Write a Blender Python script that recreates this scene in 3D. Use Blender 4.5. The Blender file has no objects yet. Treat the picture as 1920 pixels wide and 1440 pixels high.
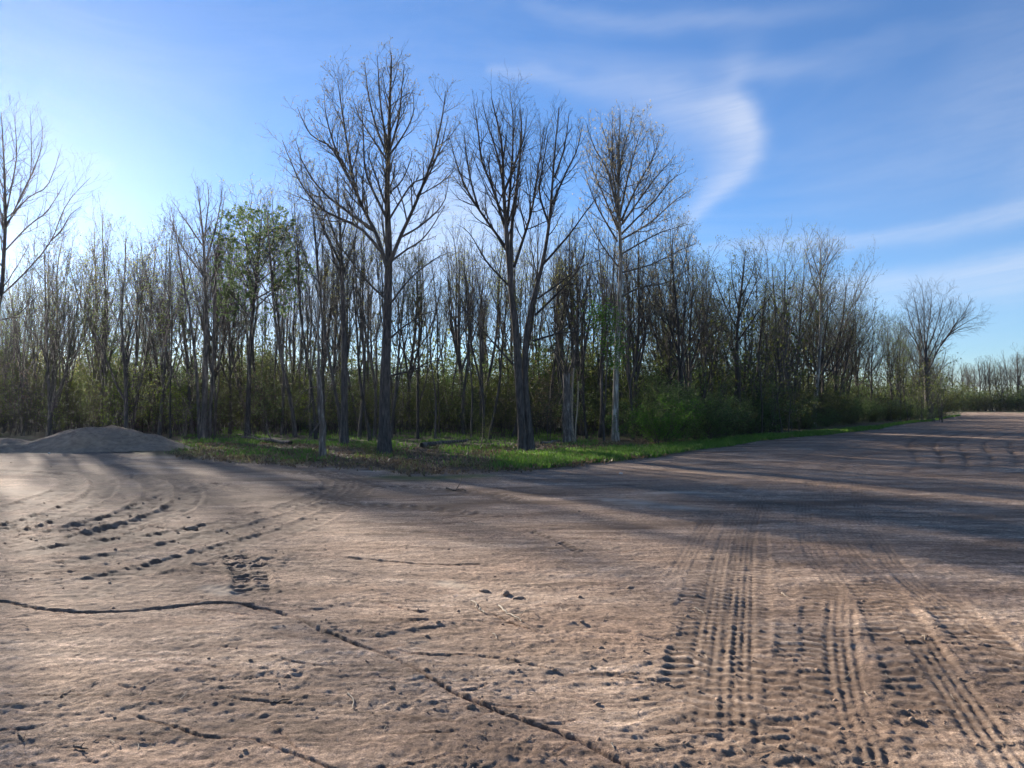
import bpy, math, random
import numpy as np

PI = math.pi
scene = bpy.context.scene
col = scene.collection

# ------------------------------------------------------------------ camera
CAM_H = 1.65
FPX, CX, HY = 1397.0, 960.0, 760.0        # lens in photo pixels, optical centre column, horizon row
cam_d = bpy.data.cameras.new('camera')
cam_d.sensor_width = 36.0
cam_d.lens = 36.0 * FPX / 1920.0
cam_d.clip_end = 4000.0
cam_d.clip_start = 0.05
cam = bpy.data.objects.new('camera', cam_d)
col.objects.link(cam)
cam.location = (0, 0, CAM_H)
cam.rotation_euler = (math.radians(90) + math.atan((HY - 720) / FPX), 0, 0)
scene.camera = cam

# ------------------------------------------------------------------ sun and sky
SUN_AZ, SUN_EL = -34.3, 15.3              # degrees, azimuth from +Y towards +X
EXPOSURE = 1.78
SKY_STRENGTH = 0.052
SUN_STRENGTH = 4.6
GLARE_HAZE = 0.00011

sd = bpy.data.lights.new('sun', 'SUN')
sd.energy = SUN_STRENGTH
sd.angle = math.radians(1.0)
sd.color = (1.0, 0.91, 0.79)
sun = bpy.data.objects.new('sun', sd)
col.objects.link(sun)
sun.rotation_euler = (math.radians(90 - SUN_EL), 0, math.radians(180 - SUN_AZ))

vs = scene.view_settings
vs.view_transform = 'Standard'
vs.look = 'None'
vs.exposure = EXPOSURE
vs.gamma = 1.0
vs.use_curve_mapping = False
scene.cycles.use_denoising = True
scene.cycles.denoising_prefilter = 'ACCURATE'
scene.cycles.max_bounces = 3
scene.cycles.diffuse_bounces = 2
scene.cycles.use_adaptive_sampling = True
scene.cycles.adaptive_threshold = 0.02
scene.cycles.debug_use_spatial_splits = True
scene.cycles.transparent_max_bounces = 8
scene.cycles.volume_bounces = 0
scene.cycles.sample_clamp_indirect = 4.0
scene.cycles.pixel_filter_type = 'BLACKMAN_HARRIS'

world = bpy.data.worlds.new('World')
scene.world = world
world.use_nodes = True


def build_world():
    nt = world.node_tree
    N, L = nt.nodes, nt.links
    N.clear()
    out = N.new('ShaderNodeOutputWorld')
    bg = N.new('ShaderNodeBackground')
    bg.inputs['Strength'].default_value = SKY_STRENGTH
    sky = N.new('ShaderNodeTexSky')
    sky.sky_type = 'NISHITA'
    sky.sun_disc = False
    sky.sun_elevation = math.radians(SUN_EL)
    sky.sun_rotation = math.radians(SUN_AZ)
    sky.altitude = 200
    sky.air_density = 1.0
    sky.dust_density = 0.04
    sky.ozone_density = 5.0

    def m(op, a, b=None, c=None, clamp=False):
        n = N.new('ShaderNodeMath')
        n.operation = op
        n.use_clamp = clamp
        for i, v in enumerate((a, b, c)):
            if v is None:
                continue
            if isinstance(v, (int, float)):
                n.inputs[i].default_value = v
            else:
                L.new(v, n.inputs[i])
        return n.outputs[0]

    tc = N.new('ShaderNodeTexCoord')
    sep = N.new('ShaderNodeSeparateXYZ')
    L.new(tc.outputs['Generated'], sep.inputs[0])
    X, Y, Z = sep.outputs
    az = m('MULTIPLY', m('ARCTAN2', X, Y), 180 / PI)          # compass bearing, degrees
    el = m('MULTIPLY', m('ARCSINE', Z), 180 / PI)             # height above the horizon, degrees

    def comb(x, y, z):
        n = N.new('ShaderNodeCombineXYZ')
        for i, v in enumerate((x, y, z)):
            if isinstance(v, (int, float)):
                n.inputs[i].default_value = v
            else:
                L.new(v, n.inputs[i])
        return n.outputs[0]

    def noise(vec, scale, detail, rough=0.55, dist=0.0):
        n = N.new('ShaderNodeTexNoise')
        n.inputs['Scale'].default_value = scale
        n.inputs['Detail'].default_value = detail
        n.inputs['Roughness'].default_value = rough
        n.inputs['Distortion'].default_value = dist
        L.new(vec, n.inputs['Vector'])
        return n.outputs['Fac']

    # a slow warp makes every streak wander
    w1 = m('MULTIPLY', m('SUBTRACT', noise(comb(m('MULTIPLY', az, 0.10), m('MULTIPLY', el, 0.14), 3.1), 1.0, 4), 0.5), 3.4)
    w2 = m('MULTIPLY', m('SUBTRACT', noise(comb(m('MULTIPLY', az, 0.10), m('MULTIPLY', el, 0.14), 8.7), 1.0, 4), 0.5), 2.6)
    azw, elw = m('ADD', az, w1), m('ADD', el, w2)

    def fcurve(x, xs, ys, lo, hi):
        """piecewise smooth function of a node value"""
        n = N.new('ShaderNodeFloatCurve')
        x0, x1 = min(xs), max(xs)
        cv = n.mapping.curves[0]
        pts = sorted(((a - x0) / (x1 - x0), (b - lo) / (hi - lo)) for a, b in zip(xs, ys))
        while len(cv.points) < len(pts):
            cv.points.new(0.5, 0.5)
        for p, (a, b) in zip(cv.points, pts):
            p.location = (a, b)
            p.handle_type = 'AUTO_CLAMPED'
        n.mapping.update()
        L.new(m('DIVIDE', m('SUBTRACT', x, x0), x1 - x0, clamp=True), n.inputs['Value'])
        return m('ADD', m('MULTIPLY', n.outputs[0], hi - lo), lo)

    def stroke(along, across, pts):
        """soft band: pts = (along, centre, width below, width above, density)"""
        a = [p[0] for p in pts]
        c = fcurve(along, a, [p[1] for p in pts], min(p[1] for p in pts) - 1, max(p[1] for p in pts) + 1)
        wb = fcurve(along, a, [p[2] for p in pts], 0, 12)
        wa = fcurve(along, a, [p[3] for p in pts], 0, 12)
        d = fcurve(along, a, [p[4] for p in pts], 0, 1)
        off = m('SUBTRACT', across, c)
        q1 = m('DIVIDE', m('MAXIMUM', off, 0), m('MAXIMUM', wa, 0.05))
        q2 = m('DIVIDE', m('MAXIMUM', m('MULTIPLY', off, -1), 0), m('MAXIMUM', wb, 0.05))
        q = m('ADD', m('MULTIPLY', q1, q1), m('MULTIPLY', q2, q2))
        return m('MULTIPLY', m('EXPONENT', m('MULTIPLY', q, -1)), d)

    def dirs(px, py):
        a = math.atan((px - CX) / FPX)
        e = math.atan((HY - py) / FPX * math.cos(a))
        return math.degrees(a), math.degrees(e)

    def h_stroke(lst):
        p = []
        for px, py, wb, wa, d in lst:
            a, e = dirs(px, py)
            p.append((a, e, wb, wa, d))
        return stroke(azw, elw, p)

    def v_stroke(lst):
        p = []
        for px, py, wb, wa, d in lst:
            a, e = dirs(px, py)
            p.append((e, a, wb, wa, d))
        return stroke(elw, azw, p)

    strokes = [
        # curling plume
        v_stroke([(1250, 440, 1.2, 1.2, 0.0), (1300, 405, 1.3, 1.0, 0.30), (1355, 360, 1.6, 1.1, 0.42), (1400, 310, 1.9, 1.1, 0.50),
                  (1428, 265, 2.4, 0.9, 0.46), (1405, 215, 2.8, 1.0, 0.38), (1385, 160, 1.6, 1.0, 0.22), (1385, 90, 1.5, 1.5, 0.10), (1400, 40, 1.5, 1.5, 0.0)]),
        # long streak that feeds the plume from the left
        h_stroke([(905, 112, 0.3, 0.3, 0.0), (940, 117, 0.5, 0.4, 0.24), (1060, 135, 1.1, 0.6, 0.20), (1180, 155, 2.0, 1.2, 0.24),
                  (1300, 190, 2.6, 1.6, 0.34), (1390, 215, 2.0, 1.6, 0.36), (1450, 240, 1.4, 1.2, 0.0)]),
        # faint wisp right of the plume
        h_stroke([(1360, 150, 0.5, 0.5, 0.0), (1420, 135, 0.6, 0.6, 0.14), (1550, 115, 0.8, 0.8, 0.10), (1700, 85, 1.2, 1.2, 0.0)]),
        # streak along the top of the picture
        h_stroke([(960, -20, 0.5, 0.5, 0.0), (1010, 2, 0.6, 0.5, 0.10), (1150, 22, 0.7, 0.6, 0.16), (1330, 26, 0.8, 0.7, 0.17),
                  (1500, 14, 0.7, 0.8, 0.11), (1700, -20, 0.8, 0.8, 0.0)]),
        # low thin streak on the right
        h_stroke([(1250, 475, 0.4, 0.3, 0.0), (1380, 462, 0.6, 0.4, 0.22), (1600, 446, 0.7, 0.4, 0.28), (1800, 424, 0.8, 0.5, 0.30),
                  (1930, 402, 0.8, 0.5, 0.34), (2300, 330, 0.9, 0.7, 0.15)]),
        # broad low band on the right
        h_stroke([(1400, 560, 1.2, 0.7, 0.0), (1600, 528, 1.6, 0.7, 0.34), (1760, 516, 2.0, 0.9, 0.46), (1930, 500, 2.2, 1.0, 0.46), (2400, 440, 2.4, 1.4, 0.2)]),
        # thin veil high on the right
        h_stroke([(1450, 420, 3.0, 3.0, 0.0), (1700, 320, 5.0, 5.0, 0.10), (1950, 190, 7.0, 7.0, 0.15), (2600, 60, 9.0, 9.0, 0.12)]),
        # bright bank low behind the wood
        h_stroke([(250, 560, 4.0, 4.0, 0.15), (520, 560, 5.0, 4.5, 0.45), (840, 440, 6.0, 4.6, 0.55), (960, 480, 5.0, 4.0, 0.45), (1120, 560, 3.0, 3.0, 0.15), (1400, 700, 2.0, 2.0, 0.0)]),
    ]
    fib = noise(comb(m('MULTIPLY', m('ADD', az, m('MULTIPLY', el, 1.6)), 0.10), m('MULTIPLY', m('SUBTRACT', el, m('MULTIPLY', azw, 0.12)), 1.5), 1.3), 1.0, 9, 0.68, 0.9)
    fibn = m('MULTIPLY_ADD', fib, 1.7, -0.05, clamp=True)
    dens = None
    for s in strokes:
        dens = s if dens is None else m('SUBTRACT', m('ADD', dens, s), m('MULTIPLY', dens, s))
    dens = m('MULTIPLY', dens, m('MULTIPLY_ADD', fibn, 0.62, 0.30))
    # the same thin cirrus goes on over the rest of the sky
    rest = noise(comb(m('MULTIPLY', X, 2.0), m('MULTIPLY', Y, 2.0), m('MULTIPLY', Z, 7.0)), 1.0, 6, 0.6, 0.8)
    rest = m('MULTIPLY', m('SUBTRACT', rest, 0.47, clamp=True), 0.55)
    dens = m('ADD', dens, m('MULTIPLY', rest, m('GREATER_THAN', Z, 0.0)), clamp=True)
    mix = N.new('ShaderNodeMix')
    mix.data_type = 'RGBA'
    L.new(dens, mix.inputs['Factor'])
    gain = N.new('ShaderNodeMix')
    gain.data_type = 'RGBA'
    gain.blend_type = 'MULTIPLY'
    gain.inputs['Factor'].default_value = 1.0
    L.new(sky.outputs[0], gain.inputs['A'])
    gain.inputs['B'].default_value = (0.93, 0.96, 1.05, 1)
    L.new(gain.outputs['Result'], mix.inputs['A'])
    mix.inputs['B'].default_value = (4.9, 5.2, 5.8, 1)
    L.new(mix.outputs['Result'], bg.inputs['Color'])
    L.new(bg.outputs[0], out.inputs['Surface'])


build_world()


# ------------------------------------------------------------------ helpers
def gp(px, py):
    """point of the level ground seen at a photo pixel"""
    d = CAM_H * FPX / (py - HY)
    return ((px - CX) / FPX * d, d)


def bear(px, d):
    return (px - CX) / FPX * d


def tag(o, label=None, cat=None, group=None, kind=None):
    if label:
        o['label'] = label
    if cat:
        o['category'] = cat
    if group:
        o['group'] = group
    if kind:
        o['kind'] = kind      # structure, stuff
    return o


def link(name, me, parent=None, mat=None):
    o = bpy.data.objects.new(name, me)
    col.objects.link(o)
    if parent is not None:
        o.parent = parent
        if name in ('leaves', 'buds', 'foliage', 'ivy', 'bark_strips'):
            o['kind'] = 'stuff'
    if mat is not None and me is not None and len(me.materials) == 0:
        me.materials.append(mat)
    return o


def empty(name, loc, rz=0.0, sc=1.0):
    o = bpy.data.objects.new(name, None)
    o.empty_display_size = 0.3
    col.objects.link(o)
    o.location = loc
    o.rotation_euler = (0, 0, rz)
    o.scale = (sc, sc, sc) if isinstance(sc, (int, float)) else sc
    return o


def np_mesh(name, V, quads=None, tris=None, smooth=True):
    me = bpy.data.meshes.new(name)
    V = np.ascontiguousarray(V, dtype=np.float32)
    nq = 0 if quads is None else len(quads)
    ntr = 0 if tris is None else len(tris)
    me.vertices.add(len(V))
    me.vertices.foreach_set('co', V.ravel())
    loops, starts = [], []
    if nq:
        loops.append(np.asarray(quads, dtype=np.int32).ravel())
        starts.append(np.arange(nq, dtype=np.int32) * 4)
    if ntr:
        loops.append(np.asarray(tris, dtype=np.int32).ravel())
        starts.append(np.arange(ntr, dtype=np.int32) * 3 + nq * 4)
    lo = np.concatenate(loops)
    me.loops.add(len(lo))
    me.loops.foreach_set('vertex_index', lo)
    me.polygons.add(nq + ntr)
    me.polygons.foreach_set('loop_start', np.concatenate(starts))
    if smooth:
        me.polygons.foreach_set('use_smooth', np.ones(nq + ntr, dtype=bool))
    me.update(calc_edges=True)
    me.validate()
    return me


def norm(v):
    return v / np.maximum(np.linalg.norm(v, axis=-1, keepdims=True), 1e-9)


# value noise on the plane / fractal sums ---------------------------------
def _hash(ix, iy, seed):
    h = (ix.astype(np.int64) * 374761393 + iy.astype(np.int64) * 668265263 + seed * 1442695041) & 0xffffffff
    h = ((h ^ (h >> 13)) * 1274126177) & 0xffffffff
    return ((h ^ (h >> 16)) & 0xffffff).astype(np.float64) / 0xffffff


def grad_noise(x, y, seed=0):
    x0, y0 = np.floor(x), np.floor(y)
    fx, fy = x - x0, y - y0
    u, v = fx * fx * fx * (fx * (fx * 6 - 15) + 10), fy * fy * fy * (fy * (fy * 6 - 15) + 10)

    def g(ix, iy, dx, dy):
        a = _hash(ix, iy, seed) * 2 * PI
        return np.cos(a) * dx + np.sin(a) * dy
    n00 = g(x0, y0, fx, fy)
    n10 = g(x0 + 1, y0, fx - 1, fy)
    n01 = g(x0, y0 + 1, fx, fy - 1)
    n11 = g(x0 + 1, y0 + 1, fx - 1, fy - 1)
    return ((n00 * (1 - u) + n10 * u) * (1 - v) + (n01 * (1 - u) + n11 * u) * v) * 1.5


def fbm(x, y, scale, octaves=4, seed=0, gain=0.5, ridged=False):
    out = np.zeros_like(x)
    a, f, tot = 1.0, 1.0 / scale, 0.0
    for i in range(octaves):
        n = grad_noise(x * f + 17.3 * i, y * f - 9.1 * i, seed + i * 31)
        if ridged:
            n = 1 - 2 * np.abs(n)
        out += a * n
        tot += a
        a *= gain
        f *= 2.03
    return out / tot


def sstep(a, b, x):
    t = np.clip((x - a) / (b - a), 0, 1)
    return t * t * (3 - 2 * t)


# ------------------------------------------------------------------ materials
def nodes_of(name):
    mt = bpy.data.materials.new(name)
    mt.use_nodes = True
    nt = mt.node_tree
    return mt, nt, nt.nodes, nt.links, nt.nodes['Principled BSDF']


def tex_noise(N, L, vec, scale, detail=4, rough=0.55, dist=0.0):
    n = N.new('ShaderNodeTexNoise')
    n.inputs['Scale'].default_value = scale
    n.inputs['Detail'].default_value = detail
    n.inputs['Roughness'].default_value = rough
    n.inputs['Distortion'].default_value = dist
    if vec is not None:
        L.new(vec, n.inputs['Vector'])
    return n.outputs['Fac']


def ramp(N, L, fac, stops):
    r = N.new('ShaderNodeValToRGB')
    e = r.color_ramp.elements
    while len(e) < len(stops):
        e.new(0.5)
    for el, (p, c) in zip(e, stops):
        el.position = p
        el.color = tuple(c) + (1,)
    L.new(fac, r.inputs[0])
    return r.outputs[0]


def mixc(N, L, fac, a, b):
    n = N.new('ShaderNodeMix')
    n.data_type = 'RGBA'
    for s, v in (('Factor', fac), ('A', a), ('B', b)):
        if isinstance(v, (int, float)):
            n.inputs[s].default_value = v
        elif isinstance(v, tuple):
            n.inputs[s].default_value = v + (1,)
        else:
            L.new(v, n.inputs[s])
    return n.outputs['Result']


def nmath(N, L, op, a, b=None, c=None, clamp=False):
    n = N.new('ShaderNodeMath')
    n.operation = op
    n.use_clamp = clamp
    for i, v in enumerate((a, b, c)):
        if v is None:
            continue
        if isinstance(v, (int, float)):
            n.inputs[i].default_value = v
        else:
            L.new(v, n.inputs[i])
    return n.outputs[0]


def bark_material(name, dark, mid, pale, scale=14.0, pale_at=0.62):
    mt, nt, N, L, b = nodes_of(name)
    tc = N.new('ShaderNodeTexCoord')
    mp = N.new('ShaderNodeMapping')
    mp.inputs['Scale'].default_value = (1.0, 1.0, 0.16)
    L.new(tc.outputs['Object'], mp.inputs['Vector'])
    n1 = tex_noise(N, L, mp.outputs[0], scale, 6, 0.62, 0.4)
    n2 = tex_noise(N, L, tc.outputs['Object'], 1.3, 3)
    c = ramp(N, L, n1, [(0.30, dark), (0.52, mid), (pale_at + 0.12, pale)])
    oi = N.new('ShaderNodeObjectInfo')
    v = nmath(N, L, 'MULTIPLY_ADD', oi.outputs['Random'], 0.5, 0.72)
    v = nmath(N, L, 'MULTIPLY', v, nmath(N, L, 'MULTIPLY_ADD', n2, 0.7, 0.65))
    hs = N.new('ShaderNodeHueSaturation')
    L.new(v, hs.inputs['Value'])
    L.new(c, hs.inputs['Color'])
    L.new(hs.outputs[0], b.inputs['Base Color'])
    b.inputs['Roughness'].default_value = 0.92
    b.inputs['Specular IOR Level'].default_value = 0.2
    bp = N.new('ShaderNodeBump')
    bp.inputs['Strength'].default_value = 0.9
    bp.inputs['Distance'].default_value = 0.03
    L.new(n1, bp.inputs['Height'])
    L.new(bp.outputs[0], b.inputs['Normal'])
    return mt


def leaf_material(name, a, b_, trans=0.5):
    mt, nt, N, L, b = nodes_of(name)
    geo = N.new('ShaderNodeNewGeometry')
    c = mixc(N, L, geo.outputs['Random Per Island'], a, b_)
    L.new(c, b.inputs['Base Color'])
    b.inputs['Roughness'].default_value = 0.6
    b.inputs['Specular IOR Level'].default_value = 0.3
    tr = N.new('ShaderNodeBsdfTranslucent')
    hs = N.new('ShaderNodeHueSaturation')
    hs.inputs['Value'].default_value = 1.5
    hs.inputs['Saturation'].default_value = 1.1
    L.new(c, hs.inputs['Color'])
    L.new(hs.outputs[0], tr.inputs['Color'])
    mx = N.new('ShaderNodeMixShader')
    mx.inputs[0].default_value = trans
    out = [n for n in N if n.type == 'OUTPUT_MATERIAL'][0]
    L.new(b.outputs[0], mx.inputs[1])
    L.new(tr.outputs[0], mx.inputs[2])
    L.new(mx.outputs[0], out.inputs['Surface'])
    return mt


def plain_material(name, a, b_, scale=9.0, rough=0.9, bump=0.6, dist=0.01):
    mt, nt, N, L, b = nodes_of(name)
    tc = N.new('ShaderNodeTexCoord')
    n1 = tex_noise(N, L, tc.outputs['Object'], scale, 6, 0.65)
    L.new(ramp(N, L, n1, [(0.32, a), (0.68, b_)]), b.inputs['Base Color'])
    b.inputs['Roughness'].default_value = rough
    bp = N.new('ShaderNodeBump')
    bp.inputs['Strength'].default_value = bump
    bp.inputs['Distance'].default_value = dist
    L.new(n1, bp.inputs['Height'])
    L.new(bp.outputs[0], b.inputs['Normal'])
    return mt


M = {
    'bark': bark_material('grey_brown_bark', (0.030, 0.026, 0.024), (0.085, 0.074, 0.066), (0.15, 0.135, 0.12)),
    'bark_big': bark_material('furrowed_bark', (0.032, 0.028, 0.026), (0.10, 0.085, 0.074), (0.18, 0.155, 0.135), 18.0),
    'bark_pale': bark_material('pale_patchy_bark', (0.11, 0.095, 0.075), (0.24, 0.21, 0.17), (0.48, 0.45, 0.38), 9.0, 0.5),
    'bark_dead': bark_material('weathered_dead_wood', (0.06, 0.05, 0.042), (0.15, 0.125, 0.105), (0.38, 0.34, 0.29), 16.0),
    'twig': bark_material('twig_bark', (0.038, 0.033, 0.029), (0.075, 0.066, 0.057), (0.13, 0.115, 0.098), 6.0),
    'twig_pale': bark_material('pale_twig_bark', (0.075, 0.066, 0.053), (0.135, 0.12, 0.098), (0.22, 0.195, 0.16), 6.0),
    'bud': leaf_material('bud_scales', (0.11, 0.085, 0.05), (0.19, 0.17, 0.08), 0.35),
    'bud_pale': leaf_material('pale_bud_tassels', (0.19, 0.165, 0.10), (0.30, 0.26, 0.16), 0.35),
    'leaf_spring': leaf_material('spring_leaf', (0.075, 0.115, 0.022), (0.15, 0.18, 0.04)),
    'leaf_tree': leaf_material('layered_green_leaf', (0.055, 0.105, 0.026), (0.115, 0.165, 0.05), 0.45),
    'leaf_yellow': leaf_material('yellow_green_leaf', (0.19, 0.21, 0.03), (0.30, 0.28, 0.05), 0.6),
    'leaf_olive': leaf_material('olive_leaf', (0.042, 0.056, 0.018), (0.092, 0.100, 0.034)),
    'leaf_shrub': leaf_material('shrub_leaf', (0.045, 0.085, 0.028), (0.13, 0.165, 0.062), 0.45),
    'leaf_bright': leaf_material('fresh_green_leaf', (0.045, 0.105, 0.018), (0.085, 0.16, 0.03), 0.45),
    'grass': leaf_material('grass_blade', (0.065, 0.145, 0.025), (0.14, 0.215, 0.05), 0.4),
    'grass_dry': leaf_material('mixed_grass_blade', (0.085, 0.115, 0.03), (0.26, 0.21, 0.11), 0.35),
    'litter': leaf_material('dead_leaf', (0.10, 0.065, 0.038), (0.22, 0.155, 0.095), 0.2),
    'clod': plain_material('crumbled_soil', (0.15, 0.10, 0.068), (0.33, 0.225, 0.155), 22.0, 0.95, 0.8, 0.012),
    'stick': plain_material('bleached_stick', (0.17, 0.125, 0.085), (0.46, 0.38, 0.28), 30.0, 0.85, 0.5, 0.004),
    'stick_dark': plain_material('dark_stick', (0.05, 0.036, 0.028), (0.14, 0.10, 0.075), 30.0, 0.9, 0.5, 0.004),
    'stone': plain_material('pale_stone', (0.36, 0.33, 0.29), (0.62, 0.58, 0.52), 25.0, 0.8, 0.4, 0.004),
    'mound': plain_material('heaped_soil', (0.20, 0.128, 0.080), (0.42, 0.285, 0.185), 5.0, 0.95, 0.9, 0.05),
}


# ------------------------------------------------------------------ ground
EDGE = [(-900, 842), (-200, 846), (60, 848), (250, 852), (340, 859), (450, 866), (600, 873), (700, 881), (760, 887), (850, 884), (930, 881), (1000, 878),
        (1100, 869), (1230, 858), (1350, 840), (1450, 826), (1560, 814), (1650, 805), (1747, 790), (1794, 781), (1840, 774.5), (2100, 772.5), (2600, 772)]
_ea = np.array([math.atan2((p[0] - CX) / FPX, 1.0) for p in EDGE])
_ed = np.array([gp(*p)[1] for p in EDGE])


def edge_depth(x, y):
    """distance of the edge of the wood along the bearing of a ground point"""
    return np.interp(np.arctan2(x, y), _ea, _ed)


def catmull(pts, n=8):
    p = [pts[0]] + list(pts) + [pts[-1]]
    out = []
    for i in range(1, len(p) - 2):
        a, b, c, d = (np.array(q, float) for q in p[i - 1:i + 3])
        for k in range(n):
            t = k / n
            out.append(0.5 * (2 * b + (c - a) * t + (2 * a - 5 * b + 4 * c - d) * t * t + (3 * b - a - 3 * c + d) * t ** 3))
    out.append(np.array(p[-2], float))
    return np.array(out)


def along(pts, x, y, w):
    """vertices within w of a smooth path: index, signed offset, arc length, fraction of the path"""
    C = catmull(pts)
    sel = np.where((x > C[:, 0].min() - w) & (x < C[:, 0].max() + w) & (y > C[:, 1].min() - w) & (y < C[:, 1].max() + w))[0]
    if len(sel) == 0:
        return sel, None, None, None
    qx, qy = x[sel], y[sel]
    best = np.full(len(sel), 1e9)
    off = np.zeros(len(sel))
    arc = np.zeros(len(sel))
    s0 = 0.0
    for a, b in zip(C[:-1], C[1:]):
        d = b - a
        ln = math.hypot(*d)
        if ln < 1e-6:
            continue
        d = d / ln
        near = np.where((qx > min(a[0], b[0]) - w) & (qx < max(a[0], b[0]) + w) & (qy > min(a[1], b[1]) - w) & (qy < max(a[1], b[1]) + w))[0]
        if len(near):
            rx, ry = qx[near] - a[0], qy[near] - a[1]
            t = np.clip(rx * d[0] + ry * d[1], 0, ln)
            ex, ey = rx - t * d[0], ry - t * d[1]
            dist = np.hypot(ex, ey)
            up = dist < best[near]
            k = near[up]
            best[k] = dist[up]
            off[k] = (d[0] * ry - d[1] * rx)[up]
            arc[k] = s0 + t[up]
        s0 += ln
    ok = best < w
    return sel[ok], np.sign(off[ok]) * best[ok], arc[ok], arc[ok] / max(s0, 1e-6)


def W(*pix):
    return [gp(*p) for p in pix]


def base_h(x, y):
    x = np.asarray(x, float)
    y = np.asarray(y, float)
    r = np.hypot(x, y)
    h = 0.05 * fbm(x, y, 7.0, 2, 5) * sstep(3, 10, r)
    h += 0.10 * fbm(x, y, 26.0, 2, 9) * sstep(12, 40, r) * (1 - sstep(60, 140, r))
    return h


def base_z(x, y):
    return float(base_h(np.array([x]), np.array([y]))[0])


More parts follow.
